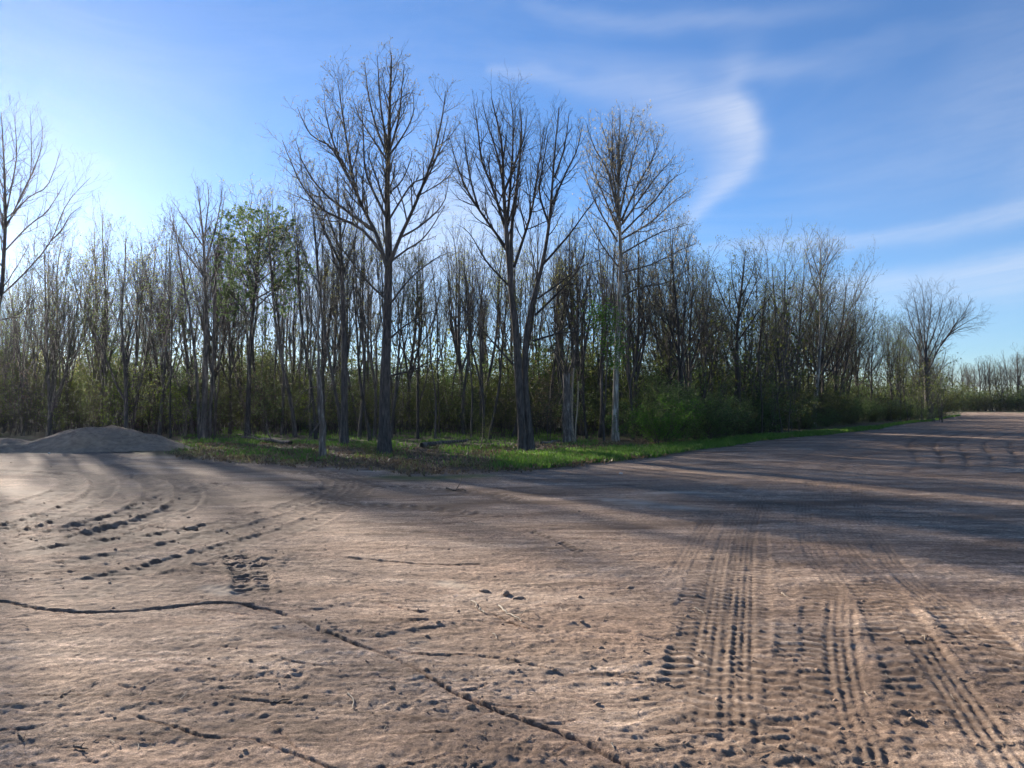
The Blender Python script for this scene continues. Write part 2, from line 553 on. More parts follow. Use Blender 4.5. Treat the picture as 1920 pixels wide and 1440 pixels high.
def soil(x, y):
    """relief and soil kinds of the bare field: height, damp, pale, red, churn"""
    r = np.hypot(x, y)
    near = 1 - sstep(16, 34, r)
    h = base_h(x, y)
    wx = x + 0.5 * fbm(x, y, 2.2, 3, 71)
    wy = y + 0.5 * fbm(x, y, 2.2, 3, 72)
    # scraped surface: long low steps that run roughly across the view
    sx, sy = wx * 0.97 + wy * 0.22, wy * 0.97 - wx * 0.22
    h += 0.016 * fbm(sx * 0.32, sy, 0.55, 4, 11)
    h += 0.020 * fbm(sx * 0.25, sy, 1.6, 3, 12)
    h += 0.011 * fbm(sx * 0.6, sy, 0.15, 4, 13, 0.6) * (1 - sstep(10, 22, r))
    h += 0.007 * np.maximum(fbm(sx * 0.5, sy, 0.09, 3, 14, 0.6, True) - 0.35, 0) * (1 - sstep(8, 16, r))
    # churned patches
    ch = np.zeros_like(x)
    for (px, py, sxx, syy, a) in [(120, 1000, 2.6, 1.7, 1.0), (330, 1050, 1.8, 1.0, 1.0), (60, 1075, 1.5, 0.8, 0.9), (560, 1030, 1.3, 0.8, 0.55), (460, 1100, 0.9, 0.5, 0.8),
                                  (650, 1270, 0.55, 0.35, 0.7), (820, 1330, 0.6, 0.35, 0.8), (930, 1400, 0.5, 0.3, 0.8), (760, 1180, 0.8, 0.3, 0.5), (980, 1160, 0.9, 0.5, 0.8),
                                  (1120, 1210, 0.7, 0.5, 0.7), (1230, 1120, 0.7, 0.5, 0.6), (1330, 1200, 0.5, 1.3, 0.7), (1480, 1400, 0.7, 0.5, 0.9), (1650, 1390, 0.6, 0.5, 0.8), (1780, 1200, 1.0, 0.7, 0.55),
                                  (1860, 1350, 0.6, 0.5, 0.8), (480, 1400, 0.6, 0.2, 0.5), (200, 940, 4.0, 1.6, 0.5), (1000, 1240, 0.5, 0.3, 0.6), (570, 1180, 0.5, 0.3, 0.8)]:
        cx_, cy_ = gp(px, py)
        ch = np.maximum(ch, a * np.exp(-(((wx - cx_) / sxx) ** 2 + ((wy - cy_) / syy) ** 2)))
    nearf = 1 - sstep(9, 17, r)
    crumb = np.abs(fbm(sx * 0.75, sy, 0.075, 3, 23, 0.6)) + 0.7 * np.abs(fbm(x, y, 0.034, 2, 24))
    patch = 0.45 + 0.9 * np.clip(fbm(x, y, 0.8, 3, 25) + 0.25, 0, 1)
    h += 0.010 * crumb * patch * nearf
    flk = np.maximum(fbm(sx * 0.42, sy, 0.16, 4, 26, 0.62) - 0.10, 0)
    h += 0.009 * flk * np.clip(0.35 + fbm(x, y, 1.1, 2, 27), 0, 1) * (1 - sstep(16, 30, r))
    pm = sstep(0.05, 0.5, fbm(x, y, 1.9, 3, 15))
    ch = np.clip(ch * (0.6 + 0.7 * pm) + 0.10 * pm, 0, 1)
    rid = fbm(wx * 0.7 + 0.2 * wy, wy, 0.26, 4, 16, 0.55, True)
    lump = fbm(x, y, 0.11, 3, 17, 0.55)
    h += ch * (1 + 1.0 * sstep(7, 11, r)) * (0.022 * (rid - 0.2) + 0.015 * lump + 0.010 * fbm(x, y, 0.05, 2, 20))
    h += (1 - ch) * 0.0055 * fbm(sx * 0.7, sy, 0.05, 2, 18) * (1 - sstep(7, 13, r))
    damp_shade = np.clip(1.0 * ch * sstep(-0.30, 0.30, fbm(sx * 0.4, sy, 0.5, 4, 19, 0.6)), 0, 1)
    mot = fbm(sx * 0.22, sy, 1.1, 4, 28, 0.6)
    damp_shade = np.clip(damp_shade + sstep(7.0, 12.5, r + 2.5 * mot) * np.clip(0.26 + 1.2 * mot, 0.0, 0.8) + 0.5 * sstep(0.22, 0.6, mot), 0, 1)
    pale = np.zeros_like(x)
    red = 0.5 + 0.5 * fbm(x, y, 1.4, 4, 21)

    # ridges and cracks left by the blade: (path, width, height, groove)
    def ridge(path, w, hh, groove, jag=1.0, solid=False):
        i, u, s, f = along(path, x, y, w * 7)
        if len(i) == 0:
            return
        w = w * 0.45
        hh = hh * 0.50
        groove = groove * 0.5
        n = fbm(x[i], y[i], 0.26, 4, 33, 0.55)
        n2 = fbm(x[i], y[i], 0.55, 3, 34)
        end = sstep(0, 0.22, f) * (1 - sstep(0.72, 1.0, f))
        u = u + 2.0 * w * n * jag + 1.8 * w * n2 + 0.007 * fbm(x[i], y[i], 0.06, 3, 36, 0.65)
        amp = end * np.clip(0.55 + 1.5 * n2 + 0.9 * n * jag, 0.0, 1.6)
        if solid:
            amp = sstep(0, 0.05, f) * (1 - sstep(0.93, 1, f)) * np.clip(0.85 + 0.7 * n2, 0.4, 1.3)
        # a sunk crack with a low crumbling lip behind it
        prof = np.where(u > 0, np.exp(-u / (3.0 * w)), np.exp(-(u / (0.4 * w)) ** 2)) * hh * 0.38 * (1 + 0.15 * lump[i] * jag)
        prof = prof - (0.55 * hh + groove * 0.5) * np.exp(-((u + 0.75 * w) / (0.55 * w)) ** 2)
        h[i] += amp * prof
        red[i] += 0.4 * np.exp(-((u + w) / (1.5 * w)) ** 2) * end
        damp_shade[i] = np.clip(damp_shade[i] + 0.55 * amp * np.exp(-((u + 0.6 * w) / (0.7 * w)) ** 2), 0, 1)  # shaded face of the crack put into the colour as darkening

    ridge(W((-60, 1118), (30, 1127), (90, 1139), (200, 1145), (300, 1138), (420, 1128), (520, 1143), (600, 1178), (640, 1192)), 0.050, 0.056, 0.060, 0.35, True)
    ridge(W((590, 1178), (660, 1198), (760, 1240), (830, 1275), (930, 1322), (1050, 1366), (1130, 1402), (1210, 1445), (1300, 1500)), 0.045, 0.046, 0.060, 0.22, True)
    for (px, py, dx, dy) in ((330, 1136, 60, -14), (455, 1130, 50, 18), (700, 1214, 70, -10), (770, 1246, -60, 22), (860, 1290, 60, -16), (940, 1326, -70, 26), (1010, 1352, 80, -14), (1090, 1386, -50, 24), (150, 1143, -50, 14)):
        ridge(W((px, py), (px + dx * 0.5, py + dy * 0.35), (px + dx, py + dy)), 0.026, 0.028, 0.03, 0.5)
    ridge(W((690, 1046), (760, 1052), (830, 1056), (905, 1054)), 0.05, 0.050, 0.03, 0.4, True)
    ridge(W((560, 1040), (640, 1042), (700, 1046)), 0.06, 0.040, 0.02)
    ridge(W((250, 1330), (340, 1355), (400, 1372), (480, 1377), (545, 1400), (600, 1418), (660, 1440)), 0.026, 0.024, 0.03, 0.25, True)
    ridge(W((480, 1320), (530, 1360), (565, 1395), (590, 1425), (640, 1470)), 0.022, 0.022, 0.030)
    ridge(W((735, 1212), (800, 1224), (880, 1224), (960, 1236), (1060, 1258)), 0.032, 0.034, 0.020, 0.4, True)
    ridge(W((880, 1128), (930, 1150), (990, 1178), (1050, 1198)), 0.03, 0.032, 0.03)
    ridge(W((640, 974), (740, 980), (860, 978), (960, 968), (1060, 965)), 0.07, 0.035, 0.03, 0.6)
    ridge(W((640, 985), (720, 984), (800, 972), (900, 966)), 0.06, 0.03, 0.03)
    ridge(W((820, 985), (880, 972), (960, 967), (1050, 969)), 0.06, 0.035, 0.02)
    ridge(W((1100, 1034), (1160, 1033), (1210, 1026), (1260, 1028)), 0.05, 0.040, 0.02, 0.5)
    ridge(W((1090, 1096), (1150, 1095), (1175, 1101)), 0.04, 0.036, 0.02, 0.4)
    ridge(W((1130, 1290), (1200, 1300), (1290, 1312), (1380, 1340)), 0.026, 0.024, 0.02, 0.6)
    ridge(W((1060, 1255), (1180, 1265), (1290, 1280)), 0.022, 0.022, 0.02, 0.6)
    ridge(W((0, 1300), (110, 1298), (250, 1300), (400, 1293)), 0.020, 0.018, 0.014, 0.5)
    ridge(W((700, 1120), (780, 1142), (820, 1136)), 0.04, 0.03, 0.02)
    ridge(W((660, 1172), (740, 1164), (830, 1160)), 0.04, 0.03, 0.015)
    ridge(W((660, 1440), (800, 1420), (900, 1395)), 0.02, 0.02, 0.015)
    ridge(W((1410, 1180), (1500, 1192), (1600, 1190), (1700, 1202), (1850, 1210), (1980, 1206)), 0.035, 0.040, 0.02)
    ridge(W((1560, 1200), (1680, 1204), (1780, 1196)), 0.03, 0.03, 0.02)
    ridge(W((1640, 1330), (1760, 1325), (1930, 1328)), 0.02, 0.03, 0.02)
    ridge(W((1440, 1082), (1500, 1080), (1560, 1083)), 0.03, 0.025, 0.02)
    for k in range(60):                                     # thin scrape lines of the mid field
        rr = random.Random(900 + k)
        px, py = rr.uniform(-50, 1500), rr.uniform(890, 1010)
        ln = rr.uniform(80, 260)
        a = rr.uniform(-6, 6)
        ridge(W((px, py), (px + ln * 0.4, py + a), (px + ln, py + a * rr.uniform(0.3, 1.6))), rr.uniform(0.05, 0.10), rr.uniform(0.012, 0.040), 0.015, 0.9)
    for k in range(46):                                     # and of the near field
        rr = random.Random(400 + k)
        px, py = rr.uniform(-50, 1300), rr.uniform(1130, 1430)
        ln = rr.uniform(60, 220)
        a = rr.uniform(-8, 14)
        ridge(W((px, py), (px + ln * 0.5, py + a), (px + ln, py + a * 1.4)), rr.uniform(0.016, 0.034), rr.uniform(0.008, 0.026), 0.008, 1.0)

    # wheel tracks: lugs across the path or fine ribs along it
    def lugs(path, half, depth, lug, pitch, slant=0.5, seed=0, fade=(0.25, 0.70), gain=1.0):
        i, u, s, f = along(path, x, y, half * 1.6)
        if len(i) == 0:
            return
        n = fbm(x[i], y[i], 0.35, 3, 51 + seed)
        end = sstep(0, fade[0], f) * (1 - sstep(fade[1], 1, f)) * np.clip(0.8 + 1.1 * n, 0.12, 1.15)
        u = u + 0.02 * fbm(x[i], y[i], 0.10, 3, 67 + seed)
        inside = 1 - sstep(half * 0.86, half * 1.08, np.abs(u))
        side = np.where(u > 0, 0.5, 0.0)
        ph = (s + slant * np.abs(u)) / pitch + side + 0.45 * n
        lug = lug * 0.24 * gain
        depth = depth * (0.25 if gain <= 1 else 0.6) * gain
        tri = np.abs((ph % 1.0) - 0.5) * 2
        bar = sstep(0.30, 0.85, tri) * (0.6 + 0.8 * np.clip(fbm(x[i], y[i], 0.12, 2, 52 + seed) + 0.4, 0, 1))
        centre = 1 - 0.4 * np.exp(-(u / (half * 0.16)) ** 2)
        h[i] = h[i] * (1 - 0.3 * inside * end) + end * (inside * (-depth + lug * bar * centre) + 0.55 * depth * np.exp(-((np.abs(u) - half * 1.22) / (half * 0.20)) ** 2))
        damp_shade[i] = np.clip(damp_shade[i] + (0.18 if gain <= 1 else 0.45) * inside * end + 0.5 * inside * end * (1 - bar) - 0.25 * inside * end * bar, 0, 1)  # damp pressed soil, plus tread relief put into the colour: dark gaps, pale bars
        pale[i] = np.clip(pale[i] + 0.14 * inside * end * bar, 0, 1)

    def ribs(path, half, depth, rib, count, seed=0, block=0.0):
        i, u, s, f = along(path, x, y, half * 1.5)
        if len(i) == 0:
            return
        n = fbm(x[i], y[i], 0.6, 3, 61 + seed)
        end = sstep(0, 0.15, f) * (1 - sstep(0.80, 1, f)) * np.clip(0.8 + 1.0 * n, 0.15, 1.1)
        rib = rib * 0.42 * (1 + 0.8 * fbm(x[i], y[i], 0.2, 2, 68 + seed))
        depth = depth * 0.6
        u = u + 0.010 * fbm(x[i], y[i], 0.07, 3, 66 + seed)
        depth = depth * 0.5
        inside = 1 - sstep(half * 0.92, half * 1.08, np.abs(u))
        g = np.cos(u / half * PI * count)
        if block:
            g = g * (0.8 + 0.2 * np.cos(2 * PI * s / block + 2.0 * u / half + 3 * n))
        h[i] = h[i] * (1 - 0.2 * inside * end) + end * (inside * (-depth + rib * g) + 0.5 * depth * np.exp(-((np.abs(u) - half * 1.2) / (half * 0.14)) ** 2))
        pale[i] = np.clip(pale[i] + 0.10 * inside * end * (g > 0), 0, 1)
        damp_shade[i] = np.clip(damp_shade[i] + 0.20 * inside * end + 0.12 * inside * end * (g < -0.2), 0, 1)  # grooves darkened and crests paled in the colour to show the tread

    lugs(W((1340, 1520), (1355, 1440), (1370, 1330), (1388, 1200), (1398, 1110), (1404, 1040), (1410, 985)), 0.19, 0.022, 0.034, 0.115, 0.25, 1)
    lugs(W((1280, 1330), (1300, 1200), (1312, 1110), (1330, 1040)), 0.17, 0.018, 0.030, 0.12, 0.3, 2)
    lugs(W((1860, 1520), (1800, 1420), (1745, 1320), (1695, 1215), (1645, 1120), (1600, 1050)), 0.21, 0.022, 0.038, 0.13, 0.3, 3)
    lugs(W((1960, 1330), (1880, 1245), (1800, 1170), (1730, 1100)), 0.18, 0.018, 0.034, 0.13, 0.3, 4)
    ribs(W((1450, 1240), (1440, 1190), (1428, 1120), (1422, 1050), (1422, 985), (1440, 930), (1480, 880), (1530, 845), (1620, 818), (1740, 800)), 0.115, 0.012, 0.008, 4.0, 5)
    ribs(W((1300, 1500), (1308, 1400), (1322, 1250), (1335, 1150), (1352, 1050), (1375, 980), (1410, 925), (1470, 870)), 0.115, 0.012, 0.008, 4.0, 6)
    ribs(W((1800, 1500), (1740, 1360), (1680, 1260), (1620, 1170), (1565, 1095), (1525, 1040), (1507, 985), (1508, 935), (1535, 885), (1580, 850), (1660, 822), (1780, 802)), 0.12, 0.014, 0.009, 4.0, 7, 0.09)
    ribs(W((1990, 1440), (1900, 1320), (1820, 1235), (1740, 1160), (1660, 1100), (1600, 1055), (1562, 1000), (1550, 940), (1570, 885), (1610, 850), (1690, 824), (1810, 805)), 0.12, 0.014, 0.009, 4.0, 8, 0.09)
    ribs(W((1960, 1300), (1870, 1215), (1780, 1145), (1700, 1090), (1650, 1030), (1615, 965), (1605, 905), (1630, 860)), 0.11, 0.010, 0.007, 4.0, 9)
    lugs(W((1470, 1520), (1480, 1400), (1490, 1300), (1500, 1220), (1495, 1150)), 0.18, 0.02, 0.034, 0.12, 0.3, 21)
    lugs(W((1240, 1500), (1262, 1380), (1290, 1260), (1330, 1130), (1365, 1030)), 0.16, 0.015, 0.03, 0.12, 0.3, 22)
    lugs(W((1560, 1350), (1540, 1240), (1535, 1150), (1545, 1080)), 0.15, 0.012, 0.028, 0.11, 0.3, 23)
    ribs(W((1390, 1500), (1382, 1380), (1378, 1260), (1385, 1150), (1392, 1060), (1402, 990), (1430, 920)), 0.11, 0.012, 0.009, 4.0, 24)
    ribs(W((1640, 1500), (1610, 1380), (1580, 1280), (1570, 1180), (1575, 1100)), 0.11, 0.012, 0.009, 4.0, 25, 0.09)
    ribs(W((1920, 1500), (1850, 1390), (1790, 1300), (1740, 1230), (1700, 1170)), 0.11, 0.012, 0.009, 4.0, 26, 0.09)
    ribs(W((1250, 1120), (1290, 1040), (1330, 975), (1390, 915), (1450, 870)), 0.11, 0.010, 0.008, 4.0, 27)
    # turning tracks on the left
    lugs(W((-120, 985), (0, 955), (70, 937), (130, 915), (130, 895), (60, 885), (-60, 880)), 0.24, 0.03, 0.045, 0.28, 0.5, 10, (0.08, 0.9), 1.8)
    lugs(W((-60, 1015), (60, 978), (140, 950), (190, 925), (195, 900), (150, 886), (60, 878)), 0.24, 0.03, 0.045, 0.28, 0.5, 11, (0.08, 0.9), 1.8)
    lugs(W((60, 1010), (170, 985), (250, 960), (290, 938), (300, 915), (270, 896), (190, 884)), 0.25, 0.035, 0.05, 0.30, 0.5, 12, (0.08, 0.9), 1.8)
    lugs(W((140, 1015), (250, 985), (330, 955), (355, 930), (345, 905), (300, 888)), 0.25, 0.035, 0.05, 0.30, 0.5, 13, (0.08, 0.9), 1.8)
    lugs(W((365, 925), (395, 908), (440, 915), (460, 926)), 0.22, 0.02, 0.03, 0.26, 0.5, 14, (0.08, 0.9), 1.8)
    lugs(W((478, 1125), (476, 1090), (466, 1062), (435, 1040), (380, 1022)), 0.17, 0.020, 0.034, 0.12, 0.15, 15, (0.15, 0.85), 2.4)
    lugs(W((980, 990), (1020, 1003), (1060, 1020), (1095, 1040)), 0.07, 0.010, 0.030, 0.14, 0.1, 16, (0.15, 0.85), 2.4)
    lugs(W((500, 930), (620, 915), (760, 912), (900, 925), (1010, 950)), 0.22, 0.02, 0.035, 0.26, 0.5, 31, (0.2, 0.8), 2.0)
    lugs(W((420, 960), (560, 945), (700, 945), (830, 955), (930, 975)), 0.22, 0.02, 0.035, 0.26, 0.5, 32, (0.2, 0.8), 2.0)
    ribs(W((300, 1000), (480, 985), (680, 990), (860, 1010), (1040, 1050), (1180, 1100)), 0.12, 0.02, 0.012, 4.0, 33, 0.1)
    ribs(W((380, 1060), (560, 1065), (720, 1090), (880, 1130), (1020, 1180)), 0.12, 0.02, 0.012, 4.0, 34, 0.1)
    ribs(W((1100, 905), (1250, 900), (1420, 895), (1600, 905), (1800, 930), (2000, 965)), 0.14, 0.02, 0.014, 4.0, 35)
    ribs(W((1150, 925), (1320, 918), (1500, 918), (1700, 935), (1900, 970)), 0.14, 0.02, 0.014, 4.0, 36)
    ribs(W((1480, 870), (1560, 840), (1660, 822), (1780, 806), (1900, 797)), 0.2, 0.03, 0.02, 3.0, 37)
    ribs(W((1550, 880), (1640, 848), (1750, 828), (1880, 812)), 0.2, 0.03, 0.02, 3.0, 38)
    for a_, b_ in ((0, 31), (26, 32), (60, 33)):
        lugs(W((-80 + a_, 1060 + a_), (120 + a_, 1030 + a_), (330 + a_, 1000 + a_ * 0.6), (520 + a_, 955 + a_ * 0.4), (620 + a_, 915), (600 + a_, 890), (480 + a_, 880)), 0.21, 0.02, 0.035, 0.24, 0.5, b_ + 10, (0.1, 0.9), 1.5)
    lugs(W((60, 1135), (170, 1110), (300, 1090), (420, 1085)), 0.2, 0.015, 0.03, 0.16, 0.4, 17)

    # the worked field further off: darker soil, curved furrows
    far = sstep(0.0, 10.0, (x - (6.0 + 0.02 * y)) + 0.25 * (y - 17.0) - 3 + 3 * fbm(x, y, 5.0, 2, 81)) * sstep(13, 22, y)
    for k in range(9):
        px = 1640 + 47 * k
        pts = W((px + 40, 905), (px + 75, 872), (px + 72, 852), (px + 62, 838), (px + 78, 822), (px + 150, 806), (px + 290, 795))
        i, u, s, f = along(pts, x, y, 0.9)
        if len(i):
            end = sstep(0, 0.15, f) * (1 - sstep(0.7, 1.0, f))
            end = end * np.clip(0.7 + 1.2 * fbm(x[i], y[i], 1.4, 2, 84), 0, 1.2)
            wv = 0.10 + 0.06 * fbm(x[i], y[i], 0.8, 2, 85)
            h[i] -= 0.04 * end * np.exp(-(u / wv) ** 2)
            h[i] += 0.004 * end * np.exp(-((u - 0.3) / 0.12) ** 2)
            damp_shade[i] = np.clip(damp_shade[i] + 0.6 * end * np.exp(-(u / wv) ** 2), 0, 1)
    h += 0.03 * far * fbm(wx * 0.5, wy, 0.8, 3, 82) * (1 - sstep(60, 120, r))
    damp_shade = np.clip(damp_shade + 0.25 * far * (0.8 + 0.5 * fbm(x, y, 4.0, 3, 83)), 0, 1)
    # dried pale wash marks
    for path, w in ((W((1095, 940), (1130, 937), (1200, 947), (1290, 954), (1380, 962)), 0.22), (W((1130, 944), (1180, 942), (1240, 944)), 0.25), (W((1190, 930), (1280, 924), (1400, 930)), 0.25),
                    (W((640, 882), (720, 884), (800, 885)), 0.22), (W((230, 873), (300, 875), (360, 882)), 0.2), (W((220, 860), (300, 858), (360, 860)), 0.3), (W((600, 876), (660, 879), (700, 877)), 0.2),
                    (W((820, 1085), (860, 1098), (880, 1110)), 0.12), (W((380, 1095), (430, 1110), (440, 1120)), 0.12)):
        i, u, s, f = along(path, x, y, w * 3)
        if len(i):
            pale[i] = np.clip(pale[i] + sstep(0, 0.2, f) * (1 - sstep(0.7, 1, f)) * np.exp(-(u / w) ** 2) * (0.6 + 0.9 * fbm(x[i] * 0.4, y[i], 0.3, 3, 91)), 0, 1)
    return h, damp_shade, pale, np.clip(red, 0, 1), ch


def build_ground():
    a_in = np.radians(np.linspace(-37.5, 37.5, 640))
    a_out = np.radians(np.concatenate([np.linspace(40, 320, 60)]))
    A = np.concatenate([a_in, a_out])
    rr = [0.25]
    while rr[-1] < 620:
        r = rr[-1]
        k = 0.05 if r < 2.7 else 0.0033 if r < 9 else 0.0048 if r < 17 else 0.0064 if r < 46 else 0.012 if r < 100 else 0.05
        rr.append(r * (1 + k))
    Rr = np.array(rr)
    na, nr = len(A), len(Rr)
    AA, RR = np.meshgrid(A, Rr)
    x, y = (RR * np.sin(AA)).ravel(), (RR * np.cos(AA)).ravel()
    h, damp_shade, pale, red, ch = soil(x, y)
    d = edge_depth(x, y)
    front = (np.abs(np.arctan2(x, y)) < 1.2) & (y > 0)
    sgn = np.where(front, y - d, -5.0) + 0.9 * fbm(x, y, 1.6, 4, 41)
    wood = sstep(-0.5, 0.7, sgn)
    # beyond the end of the strip lies open field again
    px = CX + FPX * x / np.maximum(y, 0.1)
    wood = np.where((px > 1800) & (y < 172), 0.0, wood)
    h = h * (1 - wood) + wood * (base_h(x, y) + 0.03 * fbm(x, y, 0.7, 3, 43) + 0.05)
    strip = sstep(900, 1010, px) * wood
    grass = wood * np.clip(0.30 + 1.3 * fbm(x, y, 2.4, 4, 47) - 0.5 * sstep(560, 640, px) * (1 - sstep(910, 970, px)) * (1 - sstep(5, 11, sgn)) + 0.6 * strip * (1 - sstep(5.0, 9.0, sgn)), 0, 1)
    # tongues of grass creeping on to the dirt
    i, u, s, f = along(W((735, 893), (790, 896), (850, 893), (900, 890)), x, y, 1.2)
    if len(i):
        grass[i] = np.maximum(grass[i], 0.9 * np.exp(-(u / 0.45) ** 2))
    V = np.stack([x, y, h], 1)
    V = np.vstack([V, [[0, 0, 0]]])
    ii = np.arange(nr - 1)[:, None] * na
    jj = np.arange(na)[None, :]
    j2 = (jj + 1) % na
    Q = np.stack([(ii + jj), (ii + j2), (ii + na + j2), (ii + na + jj)], -1).reshape(-1, 4)[:, ::-1]
    T = np.stack([np.full(na, nr * na), (np.arange(na) + 1) % na, np.arange(na)], 1)
    me = np_mesh('ground', V, Q, T)
    c = np.ones((len(V), 4), np.float32)
    c[:-1, 0], c[:-1, 1], c[:-1, 2], c[:-1, 3] = damp_shade, pale, red, wood
    at = me.attributes.new('soil', 'FLOAT_COLOR', 'POINT')
    at.data.foreach_set('color', c.ravel())
    g = np.zeros(len(V), np.float32)
    g[:-1] = grass
    at = me.attributes.new('green', 'FLOAT', 'POINT')
    at.data.foreach_set('value', g)

    mt, nt, N, L, b = nodes_of('field_soil')
    av = N.new('ShaderNodeAttribute')
    av.attribute_name = 'soil'
    sp = N.new('ShaderNodeSeparateColor')
    L.new(av.outputs['Color'], sp.inputs[0])
    ag = N.new('ShaderNodeAttribute')
    ag.attribute_name = 'green'
    tc = N.new('ShaderNodeTexCoord')
    P = tc.outputs['Object']
    mp = N.new('ShaderNodeMapping')
    mp.inputs['Scale'].default_value = (0.35, 1.0, 1.0)
    mp.inputs['Rotation'].default_value = (0, 0, 0.2)
    L.new(P, mp.inputs['Vector'])
    big = tex_noise(N, L, mp.outputs[0], 1.3, 6, 0.6, 0.5)
    mid = tex_noise(N, L, P, 9.0, 6, 0.62)
    fine = tex_noise(N, L, P, 90.0, 5, 0.7)
    grit = tex_noise(N, L, P, 330.0, 2, 0.6)
    dry = ramp(N, L, big, [(0.30, (0.205, 0.140, 0.099)), (0.47, (0.34, 0.243, 0.176)), (0.68, (0.45, 0.340, 0.256))])
    redc = mixc(N, L, nmath(N, L, 'MULTIPLY', nmath(N, L, 'SUBTRACT', sp.outputs['Blue'], 0.45, clamp=True), 1.1, clamp=True), dry, (0.33, 0.205, 0.138))
    sh = nmath(N, L, 'MULTIPLY_ADD', mid, 1.0, 0.50)
    sh = nmath(N, L, 'MULTIPLY', sh, nmath(N, L, 'MULTIPLY_ADD', fine, 1.5, 0.27))
    g1 = tex_noise(N, L, P, 28.0, 3, 0.6)
    g2 = tex_noise(N, L, P, 130.0, 2, 0.7)
    sh = nmath(N, L, 'MULTIPLY', sh, nmath(N, L, 'MULTIPLY_ADD', g1, 2.3, -0.15))
    sh = nmath(N, L, 'MULTIPLY', sh, nmath(N, L, 'MULTIPLY_ADD', g2, 2.4, -0.2))
    mps = N.new('ShaderNodeMapping')
    mps.inputs['Scale'].default_value = (0.10, 1.0, 1.0)
    mps.inputs['Rotation'].default_value = (0, 0, 0.12)
    L.new(P, mps.inputs['Vector'])
    s1 = tex_noise(N, L, mps.outputs[0], 3.5, 6, 0.66, 1.2)
    mps2 = N.new('ShaderNodeMapping')
    mps2.inputs['Scale'].default_value = (0.22, 1.0, 1.0)
    mps2.inputs['Rotation'].default_value = (0, 0, -0.10)
    L.new(P, mps2.inputs['Vector'])
    s2 = tex_noise(N, L, mps2.outputs[0], 15.0, 5, 0.68, 0.8)
    sh = nmath(N, L, 'MULTIPLY', sh, nmath(N, L, 'MULTIPLY_ADD', s1, 2.2, -0.08))
    sh = nmath(N, L, 'MULTIPLY', sh, nmath(N, L, 'MULTIPLY_ADD', s2, 2.2, -0.1))
    hs = N.new('ShaderNodeHueSaturation')
    L.new(redc, hs.inputs['Color'])
    L.new(sh, hs.inputs['Value'])
    mot2 = tex_noise(N, L, mp.outputs[0], 6.0, 7, 0.68, 0.8)
    grey = mixc(N, L, nmath(N, L, 'MULTIPLY', nmath(N, L, 'SUBTRACT', mot2, 0.46, clamp=True), 3.6, clamp=True), hs.outputs[0], (0.225, 0.155, 0.112))
    dmp_shade = nmath(N, L, 'MULTIPLY', sp.outputs['Red'], nmath(N, L, 'MULTIPLY_ADD', mid, 1.1, 0.4), clamp=True)
    wet_shade = mixc(N, L, dmp_shade, grey, (0.150, 0.098, 0.068))  # darkens damp soil, and the crack shade held in the same mask
    pal = mixc(N, L, sp.outputs['Green'], wet_shade, (0.52, 0.415, 0.315))
    floor = ramp(N, L, mid, [(0.3, (0.045, 0.033, 0.024)), (0.5, (0.10, 0.073, 0.050)), (0.72, (0.19, 0.14, 0.095))])
    grn = ramp(N, L, fine, [(0.3, (0.045, 0.080, 0.018)), (0.7, (0.11, 0.165, 0.036))])
    gf = nmath(N, L, 'MULTIPLY', ag.outputs['Fac'], nmath(N, L, 'MULTIPLY_ADD', mid, 1.6, -0.05, clamp=True), clamp=True)
    c1 = mixc(N, L, av.outputs['Alpha'], pal, floor)
    c2 = mixc(N, L, gf, c1, grn)
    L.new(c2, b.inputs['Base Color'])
    L.new(nmath(N, L, 'MULTIPLY_ADD', dmp_shade, -0.10, 0.98), b.inputs['Roughness'])
    b.inputs['Specular IOR Level'].default_value = 0.10
    b1 = N.new('ShaderNodeBump')
    b1.inputs['Strength'].default_value = 1.0
    b1.inputs['Distance'].default_value = 0.022
    L.new(nmath(N, L, 'ADD', nmath(N, L, 'MULTIPLY', fine, 0.62), nmath(N, L, 'MULTIPLY', grit, 0.22)), b1.inputs['Height'])
    L.new(b1.outputs[0], b.inputs['Normal'])
    o = link('ground', me, None, mt)
    tag(o, 'bare graded brown dirt field with tyre tracks and cracked ridges', kind='structure')
    return o


build_ground()


# ------------------------------------------------------------------ trees: branch growth
class Wood:
    """branches of one level: points (n,k,3) and radii (n,k)"""
    def __init__(self, P, R):
        self.P, self.R = P, R
        self.L = np.linalg.norm(np.diff(P, axis=1), axis=2).sum(1)


def march(rng, S, D, Ln, r0, r1, k, wander, up, power=1.0):
    n = len(S)
    P = np.zeros((n, k, 3))
    P[:, 0] = S
    D = norm(D)
    step = (Ln / (k - 1))[:, None]
    for i in range(1, k):
        D = norm(D + rng.normal(0, wander, (n, 3)) + np.array([0, 0, 1.0]) * up)
        P[:, i] = P[:, i - 1] + D * step
    t = np.linspace(0, 1, k)[None, :]
    R = r1[:, None] + (r0 - r1)[:, None] * (1 - t) ** power
    return Wood(P, R)


